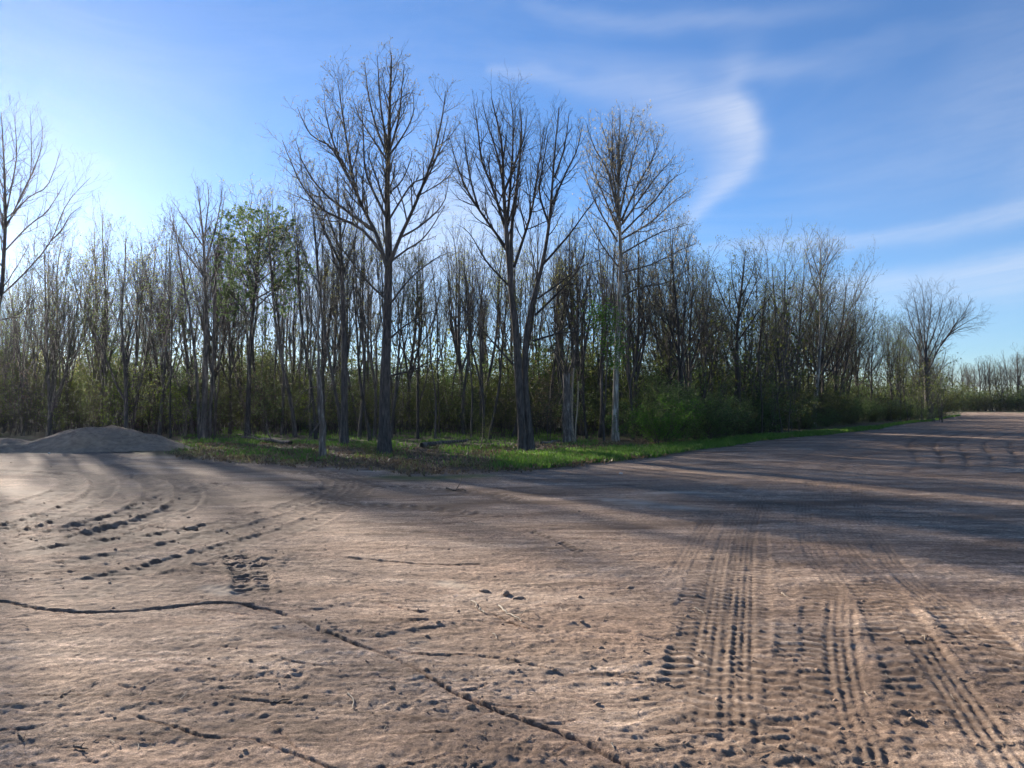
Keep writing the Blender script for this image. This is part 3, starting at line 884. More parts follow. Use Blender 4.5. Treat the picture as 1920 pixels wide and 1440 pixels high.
def sprout(rng, par, per_m, t0, t1, ang, angv, lf, rk, k, wander, up, rmin=0.003, rend=0.35, lmax=None, nmin=1, power=1.0):
    n, kk, _ = par.P.shape
    cnt = np.maximum(nmin, np.round(par.L * per_m * rng.uniform(0.8, 1.2, n)).astype(int))
    idx = np.repeat(np.arange(n), cnt)
    m_ = len(idx)
    order = np.concatenate([np.arange(c) for c in cnt])
    cn = cnt[idx]
    t = t0 + (t1 - t0) * (order + rng.uniform(0.1, 0.9, m_)) / cn
    ft = np.clip(t * (kk - 1), 0, kk - 1.001)
    i0 = ft.astype(int)
    fr = (ft - i0)[:, None]
    S = par.P[idx, i0] * (1 - fr) + par.P[idx, i0 + 1] * fr
    T = norm(par.P[idx, i0 + 1] - par.P[idx, i0])
    r = par.R[idx, i0] * (1 - fr[:, 0]) + par.R[idx, i0 + 1] * fr[:, 0]
    ref = np.where(np.abs(T[:, 2:3]) > 0.9, np.array([[1.0, 0, 0]]), np.array([[0, 0, 1.0]]))
    U = norm(np.cross(T, ref))
    Vv = np.cross(T, U)
    az = order * 2.4 + rng.uniform(0, 2 * PI, n)[idx] + rng.normal(0, 0.5, m_)
    a = np.radians(ang + rng.normal(0, angv, m_))[:, None]
    D = np.cos(a) * T + np.sin(a) * (np.cos(az)[:, None] * U + np.sin(az)[:, None] * Vv)
    Ln = par.L[idx] * lf(t) * rng.uniform(0.65, 1.3, m_)
    if lmax:
        Ln = np.minimum(Ln, lmax * rng.uniform(0.7, 1.2, m_))
    cr = np.maximum(np.minimum(r * rk, 0.02 * Ln + 0.004), rmin)
    return march(rng, S, D, Ln, cr, np.maximum(cr * rend, rmin * 0.6), k, wander, up, power)


def tubes(w, sides, flare=0.0):
    P, R = w.P, w.R
    n, k, _ = P.shape
    T = np.zeros_like(P)
    T[:, 1:-1] = P[:, 2:] - P[:, :-2]
    T[:, 0] = P[:, 1] - P[:, 0]
    T[:, -1] = P[:, -1] - P[:, -2]
    T = norm(T)
    mean = norm(P[:, -1] - P[:, 0])
    ref = np.where(np.abs(mean[:, 2:3]) > 0.7, np.array([[1.0, 0.13, 0]]), np.array([[0.1, 0.05, 1.0]]))
    U = norm(np.cross(T, np.broadcast_to(ref[:, None, :], T.shape)))
    Vv = np.cross(T, U)
    a = np.arange(sides) * 2 * PI / sides
    X = P[:, :, None, :] + R[:, :, None, None] * (np.cos(a)[None, None, :, None] * U[:, :, None, :] + np.sin(a)[None, None, :, None] * Vv[:, :, None, :])
    V = X.reshape(-1, 3)
    b = (np.arange(n) * k * sides)[:, None, None] + (np.arange(k - 1) * sides)[None, :, None]
    j = np.arange(sides)[None, None, :]
    j2 = (j + 1) % sides
    Q = np.stack([b + j, b + j2, b + sides + j2, b + sides + j], -1).reshape(-1, 4)
    return V, Q


def tube_mesh(name, parts):
    Vs, Qs, o = [], [], 0
    for w, s in parts:
        if w is None or len(w.P) == 0:
            continue
        V, Q = tubes(w, s)
        Vs.append(V)
        Qs.append(Q + o)
        o += len(V)
    return np_mesh(name, np.vstack(Vs), np.vstack(Qs))


def leaf_quads(rng, C, size, aim=None, slim=0.5, vary=0.4):
    """folded leaf blades (two triangles each, a real crease between them) at points C"""
    n = len(C)
    D = norm(rng.normal(0, 1, (n, 3)) + (0 if aim is None else aim))
    S = norm(np.cross(D, rng.normal(0, 1, (n, 3))))
    Nn = np.cross(D, S)
    s = (size * rng.uniform(1 - vary, 1 + vary, n))[:, None]
    a = C
    b = C + D * s * 0.55 + S * s * slim * 0.5 + Nn * s * 0.10
    c = C + D * s
    d = C + D * s * 0.50 - S * s * slim * 0.5 + Nn * s * 0.10
    V = np.stack([a, b, c, d], 1).reshape(-1, 3)
    o = np.arange(n)[:, None] * 4
    T = np.concatenate([o + np.array([[0, 1, 2]]), o + np.array([[0, 2, 3]])])
    return V, T


def points_on(rng, w, count, t0=0.3, jitter=0.03):
    n, k, _ = w.P.shape
    i = rng.integers(0, n, count)
    t = rng.uniform(t0, 1, count) * (k - 1.001)
    a = t.astype(int)
    f = (t - a)[:, None]
    return w.P[i, a] * (1 - f) + w.P[i, a + 1] * f + rng.normal(0, jitter, (count, 3))


def leaf_mesh(name, rng, C, size, slim=0.5, aim=None):
    V, T = leaf_quads(rng, C, size, aim, slim)
    return np_mesh(name, V, None, T, smooth=False)


def trunk_from(rng, H, r0, lean, bend, k=16, topr=0.12):
    z = np.linspace(0, 1, k)
    az = rng.uniform(0, 2 * PI)
    ph = rng.uniform(0, 6, 4)
    x = lean * H * z * np.cos(az) + bend * H * (np.sin(z * 4 + ph[0]) - math.sin(ph[0])) * 0.35 + bend * H * 0.12 * np.sin(z * 11 + ph[1])
    y = lean * H * z * np.sin(az) + bend * H * (np.sin(z * 3.4 + ph[2]) - math.sin(ph[2])) * 0.35 + bend * H * 0.12 * np.sin(z * 9 + ph[3])
    P = np.stack([x, y, z * H - 0.25], 1)[None]
    R = r0 * ((1 - z) ** 0.85 * (1 - topr) + topr) * (1 + 0.45 * np.exp(-z * H / 0.35))
    return Wood(P, R[None])


def join_w(a, b):
    """two Wood sets with the same number of points per branch"""
    return Wood(np.concatenate([a.P, b.P]), np.concatenate([a.R, b.R]))


# ---- forest tree prototypes: (trunk mesh, crown mesh, leaf mesh or None), about 10 m tall
def forest_proto(seed, H=10.0, r0=0.11, clear=0.42, forks=0, lean=0.03, bend=0.035, spread=1.0, leaf=None, leaves=0, leafsize=0.07, dense=1.0, ang=30, up=0.17):
    rng = np.random.default_rng(seed)
    tr = trunk_from(rng, H, r0, lean, bend)
    lead = [tr]
    if forks:
        t = rng.uniform(0.16, 0.42, forks)
        i = (t * 15).astype(int)
        S = tr.P[0, i]
        az = rng.uniform(0, 2 * PI) + np.arange(forks) * 2.3
        a = np.radians(rng.uniform(12, 26, forks))
        D = np.stack([np.sin(a) * np.cos(az), np.sin(a) * np.sin(az), np.cos(a)], 1)
        rr_ = tr.R[0, i] * rng.uniform(0.6, 0.85, forks)
        f = march(rng, S, D, (1 - t) * H * rng.uniform(0.8, 1.0, forks), rr_, rr_ * 0.12, 16, 0.05, 0.05, 0.9)
        lead.append(f)
    stems = lead[0] if len(lead) == 1 else join_w(lead[0], lead[1])
    limbs = sprout(rng, stems, 1.35 * dense, clear, 0.97, ang, 10, lambda t: spread * (0.10 + 0.24 * np.clip(1 - t, 0, 1) ** 0.7), 0.5, 8, 0.09, up, 0.006)
    stubs = sprout(rng, Wood(stems.P[:1], stems.R[:1]), 0.7, 0.12, clear, 65, 15, lambda t: 0.07 + 0 * t, 0.22, 5, 0.18, 0.03, 0.005)
    br = sprout(rng, limbs, 2.8 * dense, 0.15, 0.98, 36, 12, lambda t: 0.22 + 0.34 * (1 - t), 0.6, 5, 0.12, 0.14, 0.005, nmin=3)
    br2 = sprout(rng, stubs, 3.0, 0.2, 0.98, 50, 15, lambda t: 0.5 + 0 * t, 0.6, 4, 0.18, 0.03, 0.004, nmin=2)
    tw = sprout(rng, br, 4.0 * dense, 0.15, 1.0, 38, 12, lambda t: 0.35 + 0.25 * (1 - t), 0.6, 4, 0.12, 0.10, 0.0042, nmin=2, lmax=0.6)
    tl = sprout(rng, tw, 4.0, 0.2, 1.0, 36, 12, lambda t: 0.55 + 0 * t, 0.7, 3, 0.10, 0.08, 0.0034, nmin=2, lmax=0.3)
    lite = tube_mesh('crown', [(limbs, 4), (br, 3), (tw, 3)])
    lite.materials.append(M['twig'])
    trunk = tube_mesh('trunk', [(Wood(stems.P, stems.R), 8)])
    crown = tube_mesh('crown', [(limbs, 5), (stubs, 4), (br, 4), (br2, 3), (tw, 3), (tl, 3)])
    lf = None
    if leaves:
        C = points_on(rng, tl, leaves, 0.3, 0.05)
        lf = leaf_mesh('leaves', rng, C, leafsize, 0.55)
        lf.materials.append(M[leaf])
    trunk.materials.append(M['bark'])
    crown.materials.append(M['twig'])
    return trunk, crown, lf, H, lite


PROTO = [
    forest_proto(11, r0=0.085, clear=0.50, forks=0, dense=0.9),
    forest_proto(12, r0=0.095, clear=0.40, forks=2, lean=0.05, leaf='leaf_spring', leaves=900, leafsize=0.06),
    forest_proto(13, r0=0.075, clear=0.52, forks=1, bend=0.06, dense=0.9, leaf='leaf_yellow', leaves=500, leafsize=0.05),
    forest_proto(14, r0=0.105, clear=0.40, forks=3, lean=0.02),
    forest_proto(15, r0=0.068, clear=0.45, forks=1, bend=0.085, spread=0.8),
    forest_proto(16, r0=0.090, clear=0.36, forks=1, lean=0.11, leaf='leaf_olive', leaves=1700, leafsize=0.065),
    forest_proto(17, r0=0.080, clear=0.38, forks=2, leaf='leaf_spring', leaves=2400, leafsize=0.065),
    forest_proto(18, r0=0.110, clear=0.34, forks=2, spread=1.25, leaf='bud', leaves=1200, leafsize=0.05),
    forest_proto(19, r0=0.055, clear=0.42, forks=0, bend=0.09, spread=0.7, dense=0.9),
    forest_proto(20, r0=0.095, clear=0.30, forks=3, spread=1.15, lean=0.06, leaf='leaf_olive', leaves=2200, leafsize=0.065),
    forest_proto(21, r0=0.125, clear=0.28, forks=3, spread=1.75, ang=44, up=0.10, dense=0.8, leaf='leaf_olive', leaves=2200, leafsize=0.065),
    forest_proto(22, r0=0.115, clear=0.30, forks=2, spread=1.9, ang=46, up=0.09, lean=0.06, dense=0.8, leaf='leaf_spring', leaves=1500, leafsize=0.06),
]


def place_tree(proto, name, x, y, H, rz, girth=1.0, deep=False):
    tm, cm, lm, h0, lite = proto
    cm = lite if deep else cm
    s = H / h0
    root = empty(name, (x, y, base_z(x, y) + 0.03), rz, (s * girth, s * girth, s))
    link('trunk', tm, root)
    c = link('crown', cm, root)
    if lm is not None:
        link('leaves', lm, c)
    return root


# ------------------------------------------------------------------ the trees that stand out
def hero(name, label, d, trunk, r0, limbs, seed, mat='bark_big', twig='twig', r_lim=0.45, bud=None, buds=0, budsize=0.05, tw_m=5.0, br_m=3.0, topr=0.10, leader=True,
         extra_stems=(), ang=38, up=0.10, tl_m=5.5, br_len=1.0, bud_aim=None, depth_spread=0.55, slim=0.5, lmax_tw=0.8, rs=0.85):
    """trunk and limbs follow outlines measured on the photograph at the tree's own distance; depth is spread about the trunk"""
    rng = np.random.default_rng(seed)
    x0 = bear(trunk[0][0], d)

    def world(pts, dy0, dy1, k):
        C = catmull(pts, 10)
        seg = np.concatenate([[0], np.cumsum(np.hypot(*np.diff(C, axis=0).T))])
        u = np.linspace(0, seg[-1], k)
        px = np.interp(u, seg, C[:, 0])
        py = np.interp(u, seg, C[:, 1])
        dd = d + dy0 + (dy1 - dy0) * (u / seg[-1]) ** 1.2
        return np.stack([(px - CX) / FPX * dd - x0, dd - d, CAM_H + (HY - py) / FPX * dd], 1)
    K = 18
    st, sr = [], []
    for j, (pts, ra) in enumerate([(trunk, r0)] + list(extra_stems)):
        p = world(pts, 0.0 if j == 0 else rng.uniform(-0.25, 0.25), rng.uniform(-0.3, 0.3) if j == 0 else rng.uniform(-1.0, 1.0), K)
        if pts[0][1] > 780:
            p[0, 2] = -0.3
        z = np.linspace(0, 1, K)
        rad = ra * ((1 - z) ** 0.9 * (1 - topr) + topr)
        if pts[0][1] > 780:
            rad = rad * (1 + 0.55 * np.exp(-np.maximum(p[:, 2], 0) / 0.30))
        st.append(p)
        sr.append(rad)
    stems = Wood(np.array(st), np.array(sr))
    lp, lr = [], []
    for pts in limbs:
        # width where it leaves the trunk follows its length
        ln = np.hypot(*np.diff(np.array(pts, float), axis=0).T).sum() / FPX * d
        p = world(pts, 0.0, rng.uniform(-depth_spread, depth_spread) * ln, 12)
        p += np.cumsum(rng.normal(0, 0.010 * ln / 3, p.shape), axis=0) * np.linspace(0, 1, 12)[:, None]
        z = np.linspace(0, 1, 12)
        ra = min(r0 * r_lim, 0.0085 * ln + 0.016)
        lp.append(p)
        lr.append(ra * ((1 - z) ** 0.8 * 0.86 + 0.14))
    limb = Wood(np.array(lp), np.array(lr))
    # unseen limbs towards and away from the viewer keep the crown round
    more = sprout(rng, stems, 0.55, 0.45, 0.95, ang, 9, lambda t: 0.08 + 0.18 * (1 - t) ** 0.8, 0.35, 12, 0.07, up, 0.007)
    allb = join_w(limb, more)
    br = sprout(rng, allb, br_m, 0.18, 0.99, 40, 11, lambda t: br_len * (0.13 + 0.24 * (1 - t)), 0.5, 6, 0.10, up * 1.0, 0.005 * rs, nmin=4, lmax=1.7 if d < 60 else 3.0)
    if leader:
        top = sprout(rng, stems, 1.2, 0.6, 1.0, 32, 9, lambda t: 0.05 + 0.16 * (1 - t), 0.5, 6, 0.09, up, 0.006)
        br = join_w(br, top)
    tw = sprout(rng, br, tw_m, 0.12, 1.0, 40, 12, lambda t: 0.36 + 0.25 * (1 - t), 0.6, 4, 0.12, up * 0.7, 0.0043 * rs, nmin=3, lmax=lmax_tw)
    tl = sprout(rng, tw, tl_m, 0.2, 1.0, 38, 12, lambda t: 0.55 + 0 * t, 0.7, 3, 0.10, up * 0.7, 0.0036 * rs, nmin=2, lmax=0.34 if d < 60 else 0.8)
    root = empty(name, (x0, d, base_z(x0, d) + 0.02))
    link('trunk', tube_mesh('trunk', [(stems, 12)]), root, M[mat])
    cr = link('crown', tube_mesh('crown', [(allb, 7), (br, 4), (tw, 3), (tl, 3)]), root, M[twig])
    if bud:
        C = points_on(rng, tl, buds, 0.55, 0.015)
        link('buds' if 'bud' in bud else 'leaves', leaf_mesh('buds', rng, C, budsize, slim, bud_aim), cr, M[bud])
    tag(root, label, 'tree')
    return root


HERO_BASE = []


def H_(*a, **k):
    o = hero(*a, **k)
    HERO_BASE.append((o.location.x, o.location.y))
    return o


H_('budding_tree', 'tallest budding tree, thick straight grey trunk with upswept limbs at the edge of the wood', 24.9,
   [(722, 853), (721, 760), (724, 650), (727, 540), (728, 470), (725, 400), (724, 340), (727, 283), (728, 200), (731, 96)], 0.20,
   [[(724, 500), (703, 436), (668, 363), (650, 274), (640, 210), (628, 140)],
    [(668, 363), (640, 310), (616, 268), (580, 245), (556, 191)],
    [(712, 470), (672, 425), (607, 393), (561, 335), (534, 262)],
    [(700, 430), (650, 395), (600, 350), (570, 300), (556, 250)],
    [(729, 497), (748, 445), (781, 366), (806, 280), (821, 161)],
    [(728, 410), (769, 347), (800, 330), (838, 300)],
    [(732, 490), (760, 468), (793, 445), (834, 385)],
    [(748, 445), (790, 420), (830, 380), (838, 330)],
    [(726, 290), (705, 240), (690, 180), (683, 115)],
    [(727, 283), (716, 220), (710, 160), (707, 97)],
    [(728, 280), (745, 220), (752, 160), (758, 110)],
    [(727, 290), (760, 240), (775, 200), (772, 160)],
    [(725, 300), (695, 255), (668, 210), (655, 170)],
    [(722, 405), (690, 340), (680, 298), (677, 240), (672, 190)],
    [(668, 363), (652, 330), (628, 280), (610, 220), (606, 170)],
    [(781, 366), (800, 330), (826, 270), (840, 210)],
    [(727, 639), (760, 611), (806, 587), (840, 581)],
    [(729, 706), (775, 694), (815, 676), (840, 700)],
    [(722, 560), (690, 530), (650, 480), (610, 430)],
    [(731, 570), (770, 520), (820, 480), (850, 470)]],
   501, bud='bud', buds=5200, budsize=0.055, ang=33, up=0.14, tw_m=6.0, tl_m=6.0)

H_('forked_tree', 'broad bare tree with several stems splitting low, beside the grass strip', 26.2,
   [(983, 848), (976, 760), (971, 690), (967, 622), (959, 548), (950, 440), (943, 334), (941, 267), (921, 178)], 0.165,
   [[(948, 430), (925, 352), (905, 300), (898, 240), (892, 185)],
    [(950, 426), (955, 360), (958, 300), (960, 230), (954, 158)],
    [(964, 500), (991, 413), (1003, 350), (1012, 290), (1018, 230)],
    [(1018, 496), (1064, 444), (1095, 401), (1132, 352)],
    [(1008, 560), (1050, 530), (1090, 500), (1130, 485)],
    [(957, 539), (912, 490), (881, 438), (858, 420)],
    [(950, 465), (896, 389), (862, 328), (840, 250)],
    [(896, 389), (880, 330), (872, 280), (868, 230)],
    [(961, 683), (912, 628), (872, 580), (846, 560)],
    [(1003, 592), (1040, 555), (1086, 503), (1100, 440)],
    [(943, 340), (930, 280), (915, 230), (905, 180)],
    [(945, 360), (970, 290), (985, 240), (990, 195)],
    [(1036, 380), (1062, 320), (1080, 280), (1090, 225)],
    [(1040, 330), (1058, 280), (1066, 240), (1070, 205)],
    [(1030, 420), (1012, 360), (1020, 300), (1030, 240)],
    [(1000, 640), (1050, 625), (1100, 620), (1140, 600)]],
   502, extra_stems=[([(997, 846), (988, 760), (984, 690), (987, 622), (1002, 555), (1019, 487), (1031, 410), (1037, 334), (1041, 280), (1049, 196)], 0.125),
                     ([(968, 640), (960, 548), (958, 470), (962, 400), (972, 320), (978, 250), (975, 190)], 0.10)],
   bud='bud', buds=900, budsize=0.05, ang=33, up=0.14, br_m=3.5, tw_m=5.5, tl_m=4.8)

H_('pale_tree', 'pale barked tree with dense fan of cream tipped twigs, by the grass strip', 33.0,
   [(1153, 832), (1154, 760), (1156, 683), (1162, 561), (1165, 500), (1163, 410), (1160, 319), (1162, 270), (1165, 212)], 0.15,
   [[(1162, 410), (1141, 319), (1118, 275), (1104, 230)],
    [(1160, 390), (1150, 320), (1140, 270), (1128, 222)],
    [(1161, 380), (1165, 300), (1180, 250), (1190, 214)],
    [(1164, 400), (1182, 319), (1200, 260), (1212, 222)],
    [(1166, 413), (1200, 340), (1228, 290), (1240, 245)],
    [(1168, 420), (1217, 350), (1250, 310), (1268, 285)],
    [(1165, 440), (1225, 380), (1260, 340), (1282, 325)],
    [(1165, 450), (1217, 419), (1272, 373), (1300, 355)],
    [(1165, 477), (1232, 440), (1270, 428), (1296, 420)],
    [(1168, 511), (1223, 496), (1270, 472), (1308, 456)],
    [(1159, 453), (1125, 395), (1105, 350), (1095, 310)],
    [(1160, 430), (1130, 360), (1110, 310), (1098, 270)],
    [(1160, 350), (1150, 290), (1150, 250), (1150, 212)],
    [(1160, 500), (1130, 460), (1108, 420), (1095, 390)],
    [(1162, 560), (1200, 540), (1250, 530), (1300, 500)],
    [(1158, 640), (1190, 600), (1240, 590), (1290, 575)]],
   503, mat='bark_pale', twig='twig_pale', bud='bud_pale', buds=5200, budsize=0.10, slim=0.3, bud_aim=np.array([0, 0, 1.6]), br_m=4.2, up=0.18, ang=32, tw_m=5.6, tl_m=4.6)

H_('spreading_tree', 'large bare tree cut by the left edge, one long limb reaching out', 35.0,
   [(-112, 826), (-76, 740), (-32, 640), (-3, 560), (2, 480), (4, 400), (0, 320), (-8, 205)], 0.15,
   [[(0, 552), (43, 510), (90, 450), (117, 383), (162, 330)],
    [(3, 430), (30, 370), (50, 317), (47, 200)],
    [(3, 410), (14, 340), (20, 283), (10, 200)],
    [(4, 420), (45, 370), (83, 345), (107, 277)],
    [(3, 470), (50, 420), (85, 390), (118, 330)],
    [(90, 450), (110, 430), (128, 400), (150, 385)],
    [(30, 370), (62, 300), (72, 250), (68, 215)],
    [(0, 500), (-50, 420), (-90, 360), (-110, 300)],
    [(0, 540), (-60, 480), (-120, 420), (-160, 360)],
    [(2, 430), (-30, 350), (-50, 290), (-55, 215)],
    [(-2, 600), (30, 590), (60, 560), (80, 545)]],
   504, mat='bark', ang=38, br_m=2.6, tw_m=4.2, tl_m=4.0, rs=0.55, r_lim=0.26)

H_('multi_stem_tree', 'bare tree with clustered dark stems rising above the wood, beside the leafy tree', 37.0,
   [(383, 815), (384, 740), (386, 640), (384, 560), (380, 480), (375, 420), (366, 345)], 0.16,
   [[(380, 500), (400, 430), (408, 390), (414, 348)],
    [(378, 460), (350, 420), (330, 390), (316, 372)],
    [(380, 440), (385, 400), (388, 370), (386, 340)],
    [(382, 520), (345, 470), (325, 430), (312, 395)],
    [(384, 540), (410, 490), (425, 450), (430, 420)]],
   505, mat='bark', extra_stems=[([(376, 815), (368, 700), (356, 600), (340, 520), (328, 450), (316, 385)], 0.10), ([(392, 815), (398, 700), (400, 600), (402, 500), (410, 420), (418, 355)], 0.11)])

H_('leafy_tree', 'tree with a pale green leafy crown among bare ones, right of the multi stemmed tree', 38.0,
   [(465, 818), (466, 740), (468, 650), (474, 570), (480, 500), (485, 450), (488, 395)], 0.14,
   [[(474, 560), (450, 510), (430, 480), (412, 450)],
    [(478, 520), (500, 480), (520, 450), (535, 430)],
    [(478, 500), (460, 450), (445, 420), (430, 400)],
    [(482, 470), (500, 430), (510, 410), (520, 396)],
    [(474, 580), (505, 550), (530, 530), (560, 520)],
    [(474, 560), (510, 540), (540, 500), (558, 480)],
    [(472, 600), (440, 560), (420, 540), (408, 520)],
    [(480, 480), (450, 455), (428, 445), (408, 448)],
    [(478, 530), (520, 500), (550, 490), (575, 492)],
    [(484, 450), (515, 425), (535, 415), (550, 418)],
    [(484, 440), (460, 415), (445, 405), (425, 408)],
    [(476, 550), (500, 565), (530, 570), (556, 562)]],
   506, mat='bark', bud='leaf_tree', buds=24000, budsize=0.088, slim=0.6, up=0.0, ang=55, br_len=1.4, br_m=3.8)

H_('slender_tree', 'straight dark trunk just behind the broken dead tree, left of the tallest budding tree', 30.5,
   [(646, 837), (646, 760), (645, 680), (644, 600), (640, 520), (636, 440), (630, 330)], 0.16,
   [[(643, 540), (620, 470), (605, 420), (596, 360)],
    [(641, 520), (660, 460), (668, 420), (672, 370)],
    [(640, 500), (612, 440), (590, 390), (570, 330)],
    [(637, 450), (650, 400), (655, 370), (652, 335)],
    [(638, 470), (610, 400), (590, 350), (560, 318)]],
   507, mat='bark', bud='bud', buds=700, budsize=0.05)

H_('tall_pale_tree', 'tall thin pale tree rising above the leafing trees on the right', 55.0,
   [(1524, 800), (1530, 740), (1538, 660), (1541, 570), (1540, 514), (1542, 470), (1545, 446)], 0.17,
   [[(1541, 560), (1525, 520), (1518, 490), (1512, 470)],
    [(1541, 540), (1555, 500), (1570, 475), (1588, 460)],
    [(1541, 520), (1530, 490), (1524, 465), (1520, 450)],
    [(1541, 510), (1556, 480), (1564, 460), (1566, 446)],
    [(1540, 600), (1560, 570), (1580, 555), (1596, 540)],
    [(1540, 590), (1515, 560), (1500, 545), (1490, 530)]],
   508, mat='bark_pale', twig='twig_pale', bud='bud_pale', buds=1200, budsize=0.09, slim=0.35)

H_('leaning_limb_tree', 'lone bare tree at the far end of the strip, one heavy limb leaning right', 90.0,
   [(1741, 777), (1740, 745), (1738, 715), (1737, 690), (1737, 665), (1738, 640)], 0.46,
   [[(1736, 690), (1722, 650), (1712, 612), (1704, 580), (1700, 566)],
    [(1736, 680), (1718, 640), (1700, 615), (1688, 600)],
    [(1736, 670), (1728, 625), (1722, 585), (1714, 550)],
    [(1737, 660), (1734, 620), (1734, 580), (1730, 541)],
    [(1738, 650), (1744, 610), (1750, 570), (1752, 540)],
    [(1738, 660), (1754, 620), (1766, 580), (1772, 550)],
    [(1738, 680), (1756, 645), (1774, 605), (1786, 572)],
    [(1740, 700), (1758, 660), (1777, 632), (1805, 610), (1838, 592)],
    [(1777, 632), (1795, 605), (1812, 585), (1822, 566)],
    [(1777, 632), (1800, 618), (1825, 612), (1840, 608)],
    [(1766, 648), (1790, 615), (1803, 590), (1808, 572)],
    [(1736, 705), (1712, 672), (1694, 652), (1680, 640)],
    [(1742, 720), (1768, 690), (1780, 680), (1792, 676)]],
   509, mat='bark', br_m=2.0, tw_m=2.4, tl_m=2.2, lmax_tw=1.8, r_lim=0.5, br_len=1.5, topr=0.22, leader=False, rs=2.0)

H_('leafing_tree', 'loosely branched tree hazed with yellow green leaves right of the pale fan tree', 44.0,
   [(1382, 805), (1383, 740), (1382, 660), (1385, 600), (1392, 540), (1400, 470)], 0.17,
   [[(1384, 620), (1360, 570), (1345, 530), (1335, 495)],
    [(1385, 600), (1410, 550), (1425, 510), (1432, 480)],
    [(1385, 640), (1420, 590), (1445, 560), (1460, 530)],
    [(1386, 580), (1375, 530), (1372, 500), (1370, 478)],
    [(1390, 560), (1410, 520), (1418, 490), (1416, 470)]],
   510, mat='bark', bud='leaf_olive', buds=2600, budsize=0.07, extra_stems=[([(1421, 805), (1420, 740), (1424, 660), (1432, 590), (1440, 520)], 0.12)])


# ---- the broken dead tree and the stump stems
def dead_tree():
    rng = np.random.default_rng(77)
    d = 23.2
    x0 = bear(606, d)

    def pt(px, py, dy=0.0):
        return [bear(px, d) - x0, dy, CAM_H + (HY - py) / FPX * d]
    P = np.array([[0, 0, -0.3], pt(606, 858), pt(605, 830), pt(604, 800), pt(602, 770), pt(600, 742), pt(598, 715), pt(597, 690), pt(596, 660), pt(597, 620), pt(595, 570), pt(598, 500)])
    P[1:, 0] += rng.normal(0, 0.012, 11)
    R = np.array([0.15, 0.135, 0.105, 0.10, 0.095, 0.09, 0.075, 0.05, 0.035, 0.028, 0.02, 0.008])
    tr = Wood(P[None], R[None])
    lines = [([pt(597, 725), pt(585, 728, -0.2), pt(570, 740, -0.4), pt(560, 765, -0.5)], 0.022), ([pt(603, 792), pt(596, 800, -0.15), pt(588, 815, -0.3), pt(580, 830, -0.4)], 0.035),
             ([pt(603, 775), pt(594, 790, -0.1), pt(586, 798, -0.2), pt(580, 800, -0.3)], 0.015), ([pt(604, 770), pt(612, 740, 0.1), pt(622, 705, 0.2), pt(634, 670, 0.3)], 0.02),
             ([pt(598, 700), pt(580, 690, 0.2), pt(560, 690, 0.4), pt(540, 700, 0.5)], 0.014), ([pt(597, 680), pt(612, 665, -0.2), pt(628, 660, -0.3), pt(640, 664, -0.4)], 0.014),
             ([pt(597, 640), pt(582, 620, 0.1), pt(570, 600, 0.2), pt(562, 575, 0.2)], 0.014), ([pt(596, 615), pt(610, 590, -0.1), pt(618, 560, -0.2), pt(622, 535, -0.2)], 0.013),
             ([pt(600, 745), pt(590, 752, -0.3), pt(580, 770, -0.4), pt(574, 790, -0.5)], 0.012)]
    LP = np.array([catmull(l, 3)[:10] for l, _ in lines])
    LR = np.array([np.linspace(r, r * 0.3, 10) for _, r in lines])
    lb = Wood(LP, LR)
    tw = sprout(rng, lb, 5.0, 0.2, 1.0, 50, 15, lambda t: 0.4 + 0 * t, 0.5, 4, 0.2, -0.03, 0.004, nmin=4, lmax=0.6)
    tl = sprout(rng, tw, 5.0, 0.2, 1.0, 45, 15, lambda t: 0.5 + 0 * t, 0.6, 3, 0.15, -0.02, 0.0035, nmin=2, lmax=0.25)
    up = sprout(rng, Wood(tr.P[:, 6:], tr.R[:, 6:]), 5.0, 0.1, 1.0, 45, 15, lambda t: 0.16 + 0 * t, 0.6, 4, 0.12, 0.06, 0.004)
    root = empty('dead_tree', (x0, d, 0.0))
    link('trunk', tube_mesh('trunk', [(tr, 10)]), root, M['bark_dead'])
    link('crown', tube_mesh('crown', [(lb, 6), (tw, 3), (tl, 3), (up, 3)]), root, M['bark_dead'])
    tag(root, 'short broken dead tree with splintered hanging branches in front of the wood', 'tree')
    HERO_BASE.append((x0, d))


dead_tree()


